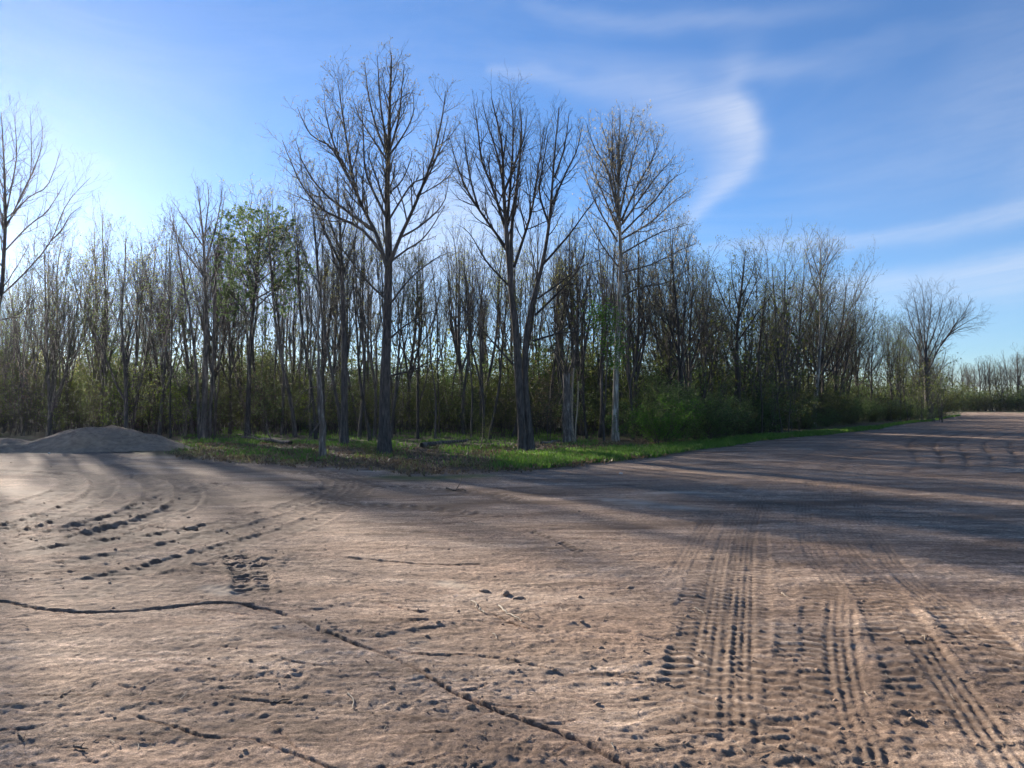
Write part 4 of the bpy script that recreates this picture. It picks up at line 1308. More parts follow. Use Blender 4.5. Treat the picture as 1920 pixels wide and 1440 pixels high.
def stump_stems():
    rng = np.random.default_rng(78)
    d = 31.0
    x0 = bear(1066, d)

    def stem(p0, p1, p2, p3, r, rt):
        pts = [(*q,) for q in (p0, p1, p2, p3)]
        C = catmull([(bear(px, d) - x0, CAM_H + (HY - py) / FPX * d) for px, py in pts], 5)
        P = np.stack([C[:, 0], rng.normal(0, 0.01, len(C)), C[:, 1]], 1)
        P[0, 2] = -0.3
        return Wood(P[None], (r + (rt - r) * np.linspace(0, 1, len(C)) ** 0.7)[None])
    root = empty('shaggy_stump', (x0, d, 0.0))
    w1 = stem((1064, 838), (1063, 790), (1063, 745), (1062, 700), 0.22, 0.15)
    w2 = stem((1075, 838), (1072, 780), (1073, 730), (1076, 690), 0.07, 0.03)
    w3 = stem((1078, 838), (1079, 800), (1083, 760), (1084, 715), 0.05, 0.02)
    w1.R *= 1 + 0.06 * rng.normal(0, 1, w1.R.shape)
    link('trunk', tube_mesh('trunk', [(w1, 12)]), root, M['bark_dead'])
    link('split_stem', tube_mesh('split_stem', [(w2, 7), (w3, 7)]), root, M['stick'])
    strips = sprout(rng, w1, 14, 0.1, 1.0, 160, 12, lambda t: 0.25 + 0 * t, 0.12, 4, 0.05, 0.0, 0.008)
    link('bark_strips', tube_mesh('bark_strips', [(strips, 3)]), root, M['bark_dead'])
    top = sprout(rng, w1, 1.6, 0.8, 1.0, 22, 12, lambda t: 0.8 + 0 * t, 0.3, 6, 0.1, 0.1, 0.008)
    t2 = sprout(rng, top, 5, 0.2, 1.0, 40, 12, lambda t: 0.4 + 0 * t, 0.5, 4, 0.1, 0.05, 0.004)
    link('crown', tube_mesh('crown', [(top, 5), (t2, 3)]), root, M['twig'])
    tag(root, 'shaggy grey stump with a pale split stem, between the broad forked tree and pale tree', 'tree stump')
    HERO_BASE.append((x0, d))


stump_stems()

# ------------------------------------------------------------------ the wood behind
FRONT = [(-500, 36), (-200, 36), (0, 38), (300, 37), (450, 40), (600, 34), (760, 33), (900, 32), (1050, 33), (1200, 33), (1300, 37), (1400, 44), (1500, 53), (1600, 66), (1700, 84), (1760, 100)]
TOPS = [(-500, 600), (-60, 590), (20, 540), (60, 500), (120, 430), (200, 435), (240, 402), (330, 410), (385, 400), (440, 420), (520, 385), (560, 345), (620, 350), (700, 420), (800, 440), (850, 430), (900, 440),
        (1000, 420), (1100, 430), (1200, 440), (1280, 455), (1300, 480), (1350, 490), (1420, 485), (1480, 515), (1540, 500), (1600, 525), (1650, 535), (1690, 600), (1760, 640)]


def front_at(px):
    return float(np.interp(px, [p[0] for p in FRONT], [p[1] for p in FRONT]))


def top_limit(px, d):
    py = float(np.interp(px, [p[0] for p in TOPS], [p[1] for p in TOPS])) - (34 if px > 0 else 0)
    return CAM_H + (HY - py) / FPX * d


forest = []
rnd = random.Random(4242)
taken = list(HERO_BASE)
tries = 0
while len(forest) < 285 and tries < 20000:
    tries += 1
    px = rnd.uniform(-260, 1760)
    f = front_at(px)
    depth = (rnd.random() ** 1.25) * (40 if px < 1300 else 32)
    d = f + depth
    x = bear(px, d)
    gap = (1.25 if depth < 14 else 1.7) if px < 1250 else (2.2 if px < 1500 else 1.7)
    if any((x - a) ** 2 + (d - b) ** 2 < gap * gap for a, b in taken):
        continue
    taken.append((x, d))
    lim = top_limit(px, d) * (rnd.uniform(0.84, 1.08) if px < 660 else rnd.uniform(0.78, 1.03))
    Ht = min(rnd.uniform(9.0, 14.5), max(lim, 5.0))
    right = px > 1180
    if right:
        k = rnd.choice([1, 3, 5, 6, 10, 10, 11, 11, 9, 7])
    elif px < 330:
        k = rnd.choice([0, 1, 2, 3, 4, 5, 6, 8, 9, 2])
    else:
        k = rnd.choice([0, 0, 1, 2, 2, 3, 4, 4, 8, 8, 5, 7, 0, 2])
    forest.append((px, d, depth, x, Ht, k))

KINDW = ['straight bare tree', 'forked bare tree', 'wavy bare tree', 'many stemmed bare tree', 'crooked bare tree', 'leaning olive hazed tree', 'forked fresh green tree',
         'wide crowned budding tree', 'whip thin tree', 'many stemmed olive tree', 'round crowned olive tree', 'wide spreading tree']
NAMEW = ['straight_tree', 'forked_tree', 'wavy_tree', 'many_stemmed_tree', 'crooked_tree', 'leaning_tree', 'green_tree', 'budding_tree', 'whip_tree', 'olive_tree', 'round_crowned_tree', 'spreading_tree']
ORD = ['first', 'second', 'third', 'fourth', 'fifth', 'sixth', 'seventh', 'eighth', 'ninth', 'tenth', 'eleventh', 'twelfth', 'thirteenth', 'fourteenth', 'fifteenth', 'sixteenth', 'seventeenth', 'eighteenth', 'nineteenth',
       'twentieth']


def zone(px):
    if px < 0:
        return 'beyond the left edge'
    if px < 340:
        return 'behind the dirt mound'
    if px < 600:
        return 'left of the dead tree'
    if px < 850:
        return 'behind the tallest tree'
    if px < 1080:
        return 'behind the forked tree'
    if px < 1280:
        return 'behind the pale fan tree'
    if px < 1560:
        return 'above the shrub row'
    return 'at the shrub row end'


_count = {}


def ordinal(*key):
    _count[key] = _count.get(key, 0) + 1
    n = _count[key]
    return ORD[n - 1] if n <= len(ORD) else f'{n}th'


for px, d, depth, x, Ht, k in sorted(forest):
    root = place_tree(PROTO[k], NAMEW[k], x, d, Ht, rnd.uniform(0, 2 * PI), rnd.uniform(0.75, 1.25), depth > 16)
    big = rnd.random() < 0.06
    root.rotation_euler = (rnd.gauss(0, 0.17 if big else 0.025), rnd.gauss(0, 0.17 if big else 0.025), root.rotation_euler[2])
    z = zone(px)
    row = 'front row' if depth < 9 else 'deep in wood'
    tag(root, f'{ordinal(z, k, row)} {KINDW[k]} from left, {row} {z}', 'tree', f'trees of the wood, {row}')


# ---- saplings and low growth inside the wood
def sapling_proto(seed, H, stems, leaf, leaves, size):
    rng = np.random.default_rng(seed)
    az = rng.uniform(0, 2 * PI, stems)
    a = np.radians(rng.uniform(3, 16, stems))
    D = np.stack([np.sin(a) * np.cos(az), np.sin(a) * np.sin(az), np.cos(a)], 1)
    S = np.zeros((stems, 3))
    S[:, :2] = rng.normal(0, 0.06, (stems, 2))
    S[:, 2] = -0.1
    r = rng.uniform(0.012, 0.022, stems)
    st = march(rng, S, D, H * rng.uniform(0.6, 1.0, stems), r, r * 0.2, 9, 0.07, 0.04)
    br = sprout(rng, st, 4.0, 0.15, 1.0, 50, 12, lambda t: 0.12 + 0.24 * (1 - t), 0.5, 5, 0.13, 0.05, 0.004)
    tw = sprout(rng, br, 6.0, 0.15, 1.0, 45, 14, lambda t: 0.45 + 0 * t, 0.6, 4, 0.15, 0.03, 0.0035, nmin=3, lmax=0.5)
    tl = sprout(rng, tw, 6.0, 0.2, 1.0, 45, 14, lambda t: 0.5 + 0 * t, 0.7, 3, 0.12, 0.02, 0.003, nmin=2, lmax=0.25)
    s = tube_mesh('stem', [(st, 5)])
    c = tube_mesh('crown', [(br, 3), (tw, 3), (tl, 3)])
    s.materials.append(M['bark'])
    c.materials.append(M['twig'])
    lf = leaf_mesh('leaves', rng, points_on(rng, tl, leaves, 0.2, 0.04), size, 0.6)
    lf.materials.append(M[leaf])
    return s, c, lf, H


SAP = [sapling_proto(61, 4.0, 2, 'leaf_olive', 900, 0.055), sapling_proto(62, 3.4, 4, 'leaf_shrub', 1600, 0.055), sapling_proto(63, 4.6, 1, 'leaf_olive', 500, 0.05),
       sapling_proto(64, 3.0, 5, 'leaf_spring', 1300, 0.05), sapling_proto(65, 3.6, 3, 'litter', 500, 0.055), sapling_proto(66, 5.0, 2, 'leaf_spring', 1500, 0.06)]
SAPW = ['olive sapling', 'dark green leafy sapling', 'single stemmed sapling', 'bright green leafy sapling', 'brown leaved sapling', 'tall green sapling']


def place_sapling(i, x, y, H, rz, label, group):
    s, c, lf, h0 = SAP[i]
    k = H / h0
    root = empty('sapling', (x, y, base_z(x, y) + 0.03), rz, (k * 1.15, k * 1.15, k))
    link('stem', s, root)
    cr = link('crown', c, root)
    link('leaves', lf, cr)
    tag(root, label, 'sapling', group)
    return root


saps = []
tries = 0
while len(saps) < 296 and tries < 9000:
    tries += 1
    px = rnd.uniform(-160, 1740)
    f = front_at(px)
    depth = rnd.uniform(0.5, 30) if px < 1100 or rnd.random() < 0.5 else rnd.uniform(-0.5, 14)
    if 640 < px < 940 and depth < 9:
        continue
    d = f + depth
    x = bear(px, d)
    if any((x - a) ** 2 + (d - b) ** 2 < 0.8 for a, b, *_ in saps):
        continue
    k = rnd.choice([0, 1, 1, 2, 3, 4, 5] if px < 1100 else [0, 1, 1, 1, 2, 5])
    saps.append((x, d, px, depth, k, rnd.uniform(2.4, 4.6)))
for x, d, px, depth, k, hh in sorted(saps, key=lambda q: q[2]):
    z = zone(px)
    row = 'near undergrowth' if depth < 12 else 'far undergrowth'
    place_sapling(k, x, d, hh, rnd.uniform(0, 6.28), f'{ordinal(z, k, row)} {SAPW[k]} from left, {row} {z}', f'saplings in the {row}')


# ---- shrubs along the strip on the right
def shrub_proto(seed, H, leaf, leaves, size, stems=16, twig='twig'):
    rng = np.random.default_rng(seed)
    az = rng.uniform(0, 2 * PI, stems)
    a = np.radians(rng.uniform(8, 52, stems))
    D = np.stack([np.sin(a) * np.cos(az), np.sin(a) * np.sin(az), np.cos(a)], 1)
    S = np.zeros((stems, 3))
    S[:, :2] = rng.normal(0, 0.18, (stems, 2))
    S[:, 2] = -0.1
    r = rng.uniform(0.012, 0.024, stems)
    st = march(rng, S, D, H * rng.uniform(0.75, 1.2, stems), r, r * 0.2, 8, 0.09, -0.02)
    br = sprout(rng, st, 4.0, 0.12, 1.0, 45, 14, lambda t: 0.20 + 0.22 * (1 - t), 0.5, 5, 0.14, -0.01, 0.004)
    tw = sprout(rng, br, 5.0, 0.1, 1.0, 45, 14, lambda t: 0.5 + 0 * t, 0.6, 4, 0.15, 0.0, 0.0035, nmin=3, lmax=0.5)
    C = points_on(rng, tw, leaves, 0.1, 0.05)
    s = tube_mesh('stems', [(st, 5), (br, 3), (tw, 3)])
    s.materials.append(M[twig])
    lf = leaf_mesh('foliage', rng, C, size, 0.5)
    lf.materials.append(M[leaf])
    return s, lf, H


SHR = [shrub_proto(81, 2.4, 'leaf_shrub', 9000, 0.07), shrub_proto(82, 2.2, 'leaf_shrub', 10000, 0.065), shrub_proto(83, 2.6, 'leaf_olive', 7000, 0.07), shrub_proto(84, 1.9, 'leaf_bright', 7000, 0.06)]
SHRW = ['dark green arching shrub', 'dense dark green shrub', 'grey green loose shrub', 'brighter green low shrub']
shr_n = 0
spx = 1236
shr_list = []
while spx < 1772:
    f = front_at(spx)
    for row in range(2):
        px = spx + rnd.uniform(-8, 8)
        d = f - 3.3 - 0.02 * f + row * 2.6 + rnd.uniform(-0.4, 0.4)
        hh = rnd.uniform(1.2, 2.4) if row == 0 else rnd.uniform(1.8, 3.2)
        k = 3 if (1240 < px < 1275 and row == 0) else rnd.choice([0, 1, 2, 2, 0, 1])
        shr_list.append((px, d, row, hh, k))
    spx += 2.1 / f * FPX * rnd.uniform(0.65, 1.1)
nrow = {0: 0, 1: 0}
for px, d, row, hh, k in sorted(shr_list):
    s, lf, h0 = SHR[k]
    q = hh / h0
    x = bear(px, d)
    root = empty('shrub', (x, d, base_z(x, d)), rnd.uniform(0, 6.28), (q * rnd.uniform(1.0, 1.25), q * rnd.uniform(1.0, 1.25), q))
    link('stems', s, root)
    link('foliage', lf, root)
    nrow[row] += 1
    n = nrow[row]
    where = 'in the front row' if row == 0 else 'in the second row'
    num = ORD[n - 1] if n <= 20 else f'{n}th'
    tag(root, f'{SHRW[k]}, {num} from the pale tree {where}', 'shrub', 'shrubs along the grass strip')

# broad bushes deep under the trees close the view through the wood
deep = []
tries = 0
while len(deep) < 104 and tries < 6000:
    tries += 1
    px = rnd.uniform(-120, 1760)
    f = front_at(px)
    d = f + rnd.uniform(13, 38)
    x = bear(px, d)
    if any((x - a) ** 2 + (d - b) ** 2 < 6.0 for a, b, *_ in deep):
        continue
    deep.append((x, d, px, rnd.uniform(3.0, 6.2), rnd.choice([0, 1, 2, 2])))
for x, d, px, hh, k in sorted(deep, key=lambda q: q[2]):
    q = hh / SHR[k][2]
    root = empty('bush', (x, d, base_z(x, d)), rnd.uniform(0, 6.28), (q * rnd.uniform(0.8, 1.0), q * rnd.uniform(0.8, 1.0), q))
    link('stems', SHR[k][0], root)
    link('foliage', SHR[k][1], root)
    kind = ['dark arching bush', 'dense dark bush', 'loose olive bush'][k]
    tag(root, f'{ordinal("bush", zone(px), k)} {kind} from left, deep in wood {zone(px)}', 'bush', 'bushes deep in the wood')
for i in range(16):
    px = 1770 + i * 17 + rnd.uniform(-4, 4)
    d = rnd.uniform(192, 205)
    k = rnd.choice([0, 1, 2])
    q = rnd.uniform(5.0, 7.5) / SHR[k][2]
    x = bear(px, d)
    root = empty('bush', (x, d, 0.0), rnd.uniform(0, 6.28), (q * 1.3, q * 1.3, q))
    link('stems', SHR[k][0], root)
    link('foliage', SHR[k][1], root)
    tag(root, f'{ORD[i]} low dark bush from left along the foot of the far tree line', 'bush', 'bushes under the far trees')

# weeds at the foot of the tallest tree, small leafing bushes at the edge
for (px, py, hh, k, lab) in [(688, 858, 0.75, 3, 'small weedy sprout with yellow green leaves at the foot of the tallest tree'), (705, 856, 0.45, 0, 'low tangle of twigs against the foot of the tallest tree'),
                             (902, 838, 1.6, 5, 'young leafing bush just left of the broad forked tree'), (885, 836, 2.0, 2, 'thin sapling left of the young leafing bush'),
                             (1134, 690, 0, 0, '')]:
    if hh == 0:
        continue
    x, y = gp(px, py)
    place_sapling(k, x, y, hh, px * 0.1, lab, None)

def fallen_log(label, pa, pb, r0):
    (xa, ya), (xb, yb) = gp(*pa), gp(*pb)
    rng = np.random.default_rng(len(label) + 3)
    t = np.linspace(0, 1, 9)[:, None]
    P = (1 - t) * np.array([0, 0, r0]) + t * np.array([xb - xa, yb - ya, r0 * 1.6]) + rng.normal(0, 0.04, (9, 3)) * np.array([1, 1, 0.5])
    w = Wood(P[None], (r0 * np.linspace(1, 0.45, 9))[None])
    br = sprout(rng, w, 1.4, 0.35, 1.0, 45, 14, lambda t: 0.22 + 0 * t, 0.45, 6, 0.14, 0.05, 0.008)
    tw = sprout(rng, br, 4.0, 0.2, 1.0, 42, 14, lambda t: 0.4 + 0 * t, 0.6, 4, 0.14, 0.03, 0.005)
    root = empty('fallen_trunk', (xa, ya, base_z(xa, ya) + 0.06))
    link('trunk', tube_mesh('trunk', [(w, 8)]), root, M['bark_dead'])
    link('crown', tube_mesh('crown', [(br, 4), (tw, 3)]), root, M['bark_dead'])
    tag(root, label, 'fallen trunk')


fallen_log('thin fallen trunk on the grass between the dead tree and the leafy tree', (545, 836), (455, 826), 0.09)
fallen_log('fallen trunk in the litter right of the tallest tree', (790, 842), (880, 836), 0.10)
fallen_log('short fallen branch in the litter left of the shaggy stump', (1015, 838), (1050, 834), 0.06)

# green ivy clump on the pale tree's neighbour
rngi = np.random.default_rng(5)
dI = 32.0
xI = bear(1130, dI)
root = place_tree(PROTO[4], 'ivy_clad_tree', xI, dI, 8.5, 1.0, 1.0)
zc = CAM_H + (HY - 610) / FPX * dI
Ci = np.concatenate([np.array([bear(px, dI) - xI, 0, CAM_H + (HY - py) / FPX * dI]) + rngi.normal(0, 1, (n, 3)) * np.array([sx, 0.35, sz]) for px, py, sx, sz, n in
                     [(1135, 600, 0.38, 0.42, 900), (1150, 650, 0.35, 0.30, 500), (1120, 585, 0.25, 0.20, 250), (1155, 680, 0.25, 0.2, 250)]])
ivy = link('ivy', leaf_mesh('ivy', rngi, Ci, 0.085, 0.6), None, M['leaf_bright'])
ivy.parent = root
ivy['kind'] = 'stuff'
ivy.matrix_parent_inverse = root.matrix_basis.inverted()
ivy.location = (xI, dI, 0)
tag(root, 'thin tree hung with a bright green leaf clump beside the pale fan tree', 'tree')


# ---- sunlit yellow green trees far behind the mound, distant line of trees on the right
def far_tree(px, d, Ht, k, label, group, girth=1.0):
    x = bear(px, d)
    r = place_tree(PROTO[k], NAMEW[k], x, d, Ht, rnd.uniform(0, 6.28), girth, d > 150)
    tag(r, label, 'tree', group)
    return r


YEL = shrub_proto(91, 5.5, 'leaf_yellow', 5200, 0.15, 7)
for i, (px, d, hh) in enumerate([(20, 74, 6.5), (120, 70, 7.5), (150, 76, 7.0), (200, 80, 6.5), (265, 84, 6.0), (-60, 72, 6.5), (400, 86, 5.5)]):
    x = bear(px, d)
    root = empty('sunlit_bush', (x, d, 0), i * 1.3, hh / 5.5)
    link('stems', YEL[0], root)
    link('foliage', YEL[1], root)
    tag(root, ['tall sunlit yellow green bush behind the wood, nearest the left edge', 'brightest yellow green bush glowing behind the mound trunks', 'yellow green bush just right of the brightest one',
               'sunlit yellow green bush behind the middle of the mound', 'sunlit yellow green bush behind the right end of the mound', 'yellow green bush behind the wood beyond the left edge',
               'pale yellow green bush behind the multi stemmed tree'][i], 'bush', 'sunlit bushes behind the wood')

fl = 0
for i in range(46):
    px = 1690 + i * 8.6 + rnd.uniform(-3, 3)
    d = rnd.uniform(196, 232)
    hh = rnd.uniform(12, 15.5) if px < 1880 else rnd.uniform(14, 18)
    if 1700 < px < 1775:
        hh *= 0.8
    k = rnd.choice([9, 0, 1, 7, 3, 3])
    fl += 1
    num = ORD[fl - 1] if fl <= 20 else f'{fl}th'
    far_tree(px, d, hh, k, f'{KINDW[k]}, {num} from the left in the far tree line', 'trees of the far line', 1.5)


def thicket(name, label, boxes, seed, mats):
    """a far-off mass of stems and leaves: nobody could count it"""
    rng = np.random.default_rng(seed)
    Vs, Qs, o = [], [], 0
    LV, LT, lo = [], [], 0
    for (pa, pb, da, db, hmin, hmax, n, nl, ls) in boxes:
        px = rng.uniform(pa, pb, n)
        d = rng.uniform(da, db, n)
        S = np.stack([(px - CX) / FPX * d, d, np.full(n, -0.1)], 1)
        hh = rng.uniform(hmin, hmax, n)
        D = np.stack([rng.normal(0, 0.12, n), rng.normal(0, 0.12, n), np.ones(n)], 1)
        st = march(rng, S, D, hh, hh * 0.006 + 0.004, np.full(n, 0.004), 5, 0.08, 0.03)
        br = sprout(rng, st, 0.95, 0.2, 1.0, 42, 14, lambda t: 0.2 + 0.2 * (1 - t), 0.5, 3, 0.15, 0.06, 0.006)
        tw = sprout(rng, br, 0.7, 0.2, 1.0, 45, 14, lambda t: 0.5 + 0 * t, 0.6, 2, 0.15, 0.05, 0.005, nmin=1)
        for w, s in ((st, 3), (br, 3), (tw, 3)) if da < 150 else ((st, 3), (br, 3)):
            V, Q = tubes(w, s)
            Vs.append(V)
            Qs.append(Q + o)
            o += len(V)
        C = points_on(rng, br, nl, 0.1, 0.25)
        V, T = leaf_quads(rng, C, ls, None, 0.7)
        LV.append(V)
        LT.append(T + lo)
        lo += len(V)
    a = link(name, np_mesh(name, np.vstack(Vs), np.vstack(Qs)), None, M[mats[0]])
    tag(a, label, kind='stuff')
    b = link('foliage', np_mesh('foliage', np.vstack(LV), None, np.vstack(LT), smooth=False), a, M[mats[1]])
    return a


thicket('undergrowth', 'dark tangled undergrowth filling the depth of the wood', [
    (-300, 1150, 62, 92, 4.0, 9.5, 900, 20000, 0.28),
    (-160, 640, 40, 46, 1.2, 3.6, 240, 8500, 0.085),
    (640, 1150, 37, 45, 1.0, 3.0, 220, 8000, 0.075),
    (-200, 640, 44, 64, 2.0, 5.5, 380, 11000, 0.12),
    (560, 1150, 44, 70, 1.5, 4.5, 380, 9000, 0.12),
    (1060, 1500, 40, 80, 3.0, 8.5, 440, 9500, 0.19),
    (1450, 1770, 72, 120, 3.0, 7.0, 360, 10000, 0.17)], 300, ('twig', 'leaf_olive'))
thicket('far_undergrowth', 'low dark growth along the foot of the far tree line', [(1640, 2120, 192, 225, 2.5, 8.0, 600, 9000, 0.42)], 301, ('twig', 'leaf_olive'))


# ------------------------------------------------------------------ dirt mounds
def mound(name, label, px, d, hw, hd, hh, seed):
    n = 96
    u = np.linspace(-1.25, 1.25, n)
    X, Y = np.meshgrid(u * hw, u * hd)
    x, y = X.ravel(), Y.ravel()
    wx = x + 0.5 * fbm(x, y, 1.7, 3, seed)
    wy = y + 0.4 * fbm(x, y, 1.7, 3, seed + 1)
    q = (wx / hw) ** 2 + (wy / hd) ** 2
    z = hh * np.clip(1 - q, -0.3, 1) ** 1.0 if False else hh * (np.exp(-1.5 * q ** 1.35) - 0.12) / 0.88
    z = z + np.clip(z, 0, 1) * (0.34 * fbm(x, y, 1.1, 4, seed + 2) + 0.16 * fbm(x, y, 0.22, 4, seed + 3, 0.6, True)) - 0.02
    i = np.arange(n - 1)[:, None] * n
    j = np.arange(n - 1)[None]
    Q = np.stack([i + j, i + j + 1, i + j + n + 1, i + j + n], -1).reshape(-1, 4)
    o = link(name, np_mesh(name, np.stack([x, y, z], 1), Q), None, M['mound'])
    o.location = (bear(px, d), d, base_z(bear(px, d), d))
    tag(o, label, 'dirt mound')
    return o


mound('dirt_mound', 'long rounded mound of loose dirt at the left edge of the wood', 190, 28.0, 3.3, 2.2, 0.74, 141)
mound('dirt_mound', 'lower dirt heap left of the long mound, cut by the picture edge', -5, 27.0, 2.3, 1.6, 0.40, 151)


# ------------------------------------------------------------------ grass, litter, clods
def blades(name, label, mat, n, region, hmin, hmax, seed, keep):
    rng = np.random.default_rng(seed)
    (p0, p1, o0, o1) = region
    px = rng.uniform(p0, p1, n)
    ang = (px - CX) / FPX
    dedge = np.interp(np.arctan(ang), _ea, _ed)
    d = dedge + o0 + (o1 - o0) * rng.uniform(0, 1, n) ** 1.3
    x, y = ang * d, d
    k = keep(rng, x, y, px, d - dedge) > rng.uniform(0, 1, n)
    x, y = x[k], y[k]
    n = len(x)
    h = rng.uniform(hmin, hmax, n) * (1 + 0.5 * fbm(x, y, 0.8, 2, seed))
    far = 1 + y / 70.0
    w = 0.012 * far
    az = rng.uniform(0, 2 * PI, n)
    ln = rng.uniform(0.1, 0.55, n)
    z0 = base_h(x, y) + 0.03
    dx, dy = np.cos(az), np.sin(az)
    bx, by = rng.uniform(0, 2 * PI, n), None
    lx, ly = np.cos(bx) * ln * h, np.sin(bx) * ln * h
    a = np.stack([x - dx * w, y - dy * w, z0], 1)
    b = np.stack([x + dx * w, y + dy * w, z0], 1)
    c = np.stack([x + dx * w * 0.6 + lx * 0.4, y + dy * w * 0.6 + ly * 0.4, z0 + h * 0.6], 1)
    e = np.stack([x + lx, y + ly, z0 + h], 1)
    V = np.stack([a, b, c, e], 1).reshape(-1, 3)
    o = np.arange(n)[:, None] * 4
    T = np.concatenate([o + np.array([[0, 1, 2]]), o + np.array([[0, 2, 3]])])
    ob = link(name, np_mesh(name, V, None, T, smooth=False), None, M[mat])
    tag(ob, label, kind='stuff')
    return ob


blades('grass', 'bright green grass strip along the foot of the shrubs', 'grass', 80000, (905, 1800, -0.6, 5.5), 0.07, 0.20, 201,
       lambda rng, x, y, px, o: np.clip(sstep(905, 1010, px) * sstep(-0.6, 0.4, o + 0.7 * fbm(x, y, 1.5, 3, 45)) * (0.95 - 0.05 * o) * np.clip(0.75 + fbm(x, y, 1.6, 3, 46), 0, 1), 0, 1))
blades('grass', 'patchy green grass on the floor of the wood', 'grass', 70000, (300, 1120, 1.0, 32.0), 0.06, 0.20, 202,
       lambda rng, x, y, px, o: np.clip(0.25 + 1.9 * fbm(x, y, 2.4, 4, 47), 0, 1) * sstep(300, 380, px) * (1 - 0.92 * sstep(560, 640, px) * (1 - sstep(910, 970, px)) * (1 - sstep(3, 9, o))) * (1 - 0.8 * sstep(940, 1000, px) * (o < 7)))
blades('grass', 'sparse yellowish grass at the edge of the dirt', 'grass_dry', 60000, (320, 1780, -0.9, 6.0), 0.05, 0.15, 203,
       lambda rng, x, y, px, o: np.clip(0.02 + 1.6 * fbm(x, y, 1.5, 3, 48), 0, 1) * sstep(-0.9, 0.6, o + 0.5 * fbm(x, y, 0.9, 2, 49)))


def litter(name, label, mat, n, region, size, seed, patch=1.5):
    rng = np.random.default_rng(seed)
    (p0, p1, o0, o1) = region
    px = rng.uniform(p0, p1, n)
    ang = (px - CX) / FPX
    d = np.interp(np.arctan(ang), _ea, _ed) + rng.uniform(o0, o1, n)
    x, y = ang * d, d
    k = np.clip(0.4 + patch * fbm(x, y, 1.3, 3, seed), 0, 1) > rng.uniform(0, 1, n)
    x, y = x[k], y[k]
    C = np.stack([x, y, base_h(x, y) + 0.05 + rng.uniform(0, 0.06, len(x))], 1)
    V, T = leaf_quads(rng, C, size, np.array([0, 0, 0.1]), 0.55)
    o = link(name, np_mesh(name, V, None, T, smooth=False), None, M[mat])
    tag(o, label, kind='stuff')
    return o


litter('leaf_litter', 'brown dead leaves and chips along the edge of the wood', 'litter', 30000, (330, 1250, -0.9, 10.0), 0.085, 211)

_ico = None


def lump_template(seed, sub=2):
    import bmesh
    bm = bmesh.new()
    bmesh.ops.create_icosphere(bm, subdivisions=sub, radius=1.0)
    rng = np.random.default_rng(seed)
    V = np.array([v.co[:] for v in bm.verts])
    F = np.array([[v.index for v in f.verts] for f in bm.faces])
    bm.free()
    V = V * (1 + 0.22 * rng.normal(0, 1, (len(V), 1)).clip(-1.5, 1.5))
    return V, F


def clods(n, seed):
    rng = np.random.default_rng(seed)
    tv = [lump_template(s, 1) for s in range(5)]
    # scatter where the ground is churned
    m_ = n * 7
    a = np.radians(rng.uniform(-37, 37, m_))
    r = 3.0 * (9.0 ** rng.uniform(0, 1, m_))
    x, y = r * np.sin(a), r * np.cos(a)
    h, damp_shade, pale, red, ch = soil(x, y)
    keep = rng.uniform(0, 1, m_) < np.clip(ch ** 1.3 * 1.2 + 0.03, 0, 1)
    keep &= (y < edge_depth(x, y) - 0.5)
    idx = np.where(keep)[0][:n]
    Vs, Ts, o = [], [], 0
    s = 0.004 + 0.014 * rng.uniform(0, 1, len(idx)) ** 5 + 0.0004 * r[idx]
    for k, i in enumerate(idx):
        V, F = tv[k % 5]
        q = rng.uniform(0, 2 * PI)
        c_, s_ = math.cos(q), math.sin(q)
        Vr = V @ np.array([[c_, s_, 0], [-s_, c_, 0], [0, 0, 1]]) * s[k] * np.array([1.25, 1.0, 0.8])
        Vs.append(Vr + np.array([x[i], y[i], h[i] + s[k] * 0.15]))
        Ts.append(F + o)
        o += len(V)
    ob = link('soil_crumbs', np_mesh('soil_crumbs', np.vstack(Vs), None, np.vstack(Ts), smooth=False), None, M['clod'])
    tag(ob, 'loose soil crumbs scattered over the churned dirt', kind='stuff')


clods(450, 55)


def straws(n, seed):
    rng = np.random.default_rng(seed)
    a = np.radians(rng.uniform(-37, 37, n))
    r = 3.0 * (7.0 ** rng.uniform(0, 1, n))
    x, y = r * np.sin(a), r * np.cos(a)
    h = soil(x, y)[0]
    az = rng.uniform(0, 2 * PI, n)
    D = np.stack([np.cos(az), np.sin(az), rng.normal(0, 0.12, n)], 1)
    rad = 0.0010 + 0.0002 * r + 0.0015 * rng.uniform(0, 1, n) ** 4
    w = march(rng, np.stack([x, y, h + rad * 1.5], 1), D, rng.uniform(0.02, 0.11, n), rad, rad * 0.5, 4, 0.12, 0.0)
    V, Q = tubes(w, 3)
    ob = link('straw', np_mesh('straw', V, Q), None, M['stick'])
    tag(ob, 'bits of dry straw and fine twigs strewn over the dirt', kind='stuff')


straws(900, 66)


def ground_at(x, y):
    return float(soil(np.array([x]), np.array([y]))[0][0])


# ---- larger clods, stones and sticks lying on the dirt
def lump(name, label, cat, px, py, size, flat, seed, mat, group=None):
    x, y = gp(px, py)
    V, F = lump_template(seed, 3)
    size = size * 0.8
    rng = np.random.default_rng(seed)
    nz = fbm(V[:, 0] * 1 + V[:, 2], V[:, 1] + 5, 0.9, 3, seed)
    nz2 = fbm(V[:, 0] * 1.3 + V[:, 2] * 0.7, V[:, 1] - V[:, 2], 0.35, 3, seed + 7)
    V = norm(V) * (1 + 0.45 * nz[:, None] + 0.35 * nz2[:, None]) * np.array([1.35, 0.9, flat]) * size
    o = link(name, np_mesh(name, V, None, F), None, M[mat])
    o.location = (x, y, ground_at(x, y) + size * flat * 0.2)
    o.rotation_euler = (0, 0, rng.uniform(0, 6))
    tag(o, label, cat, group)


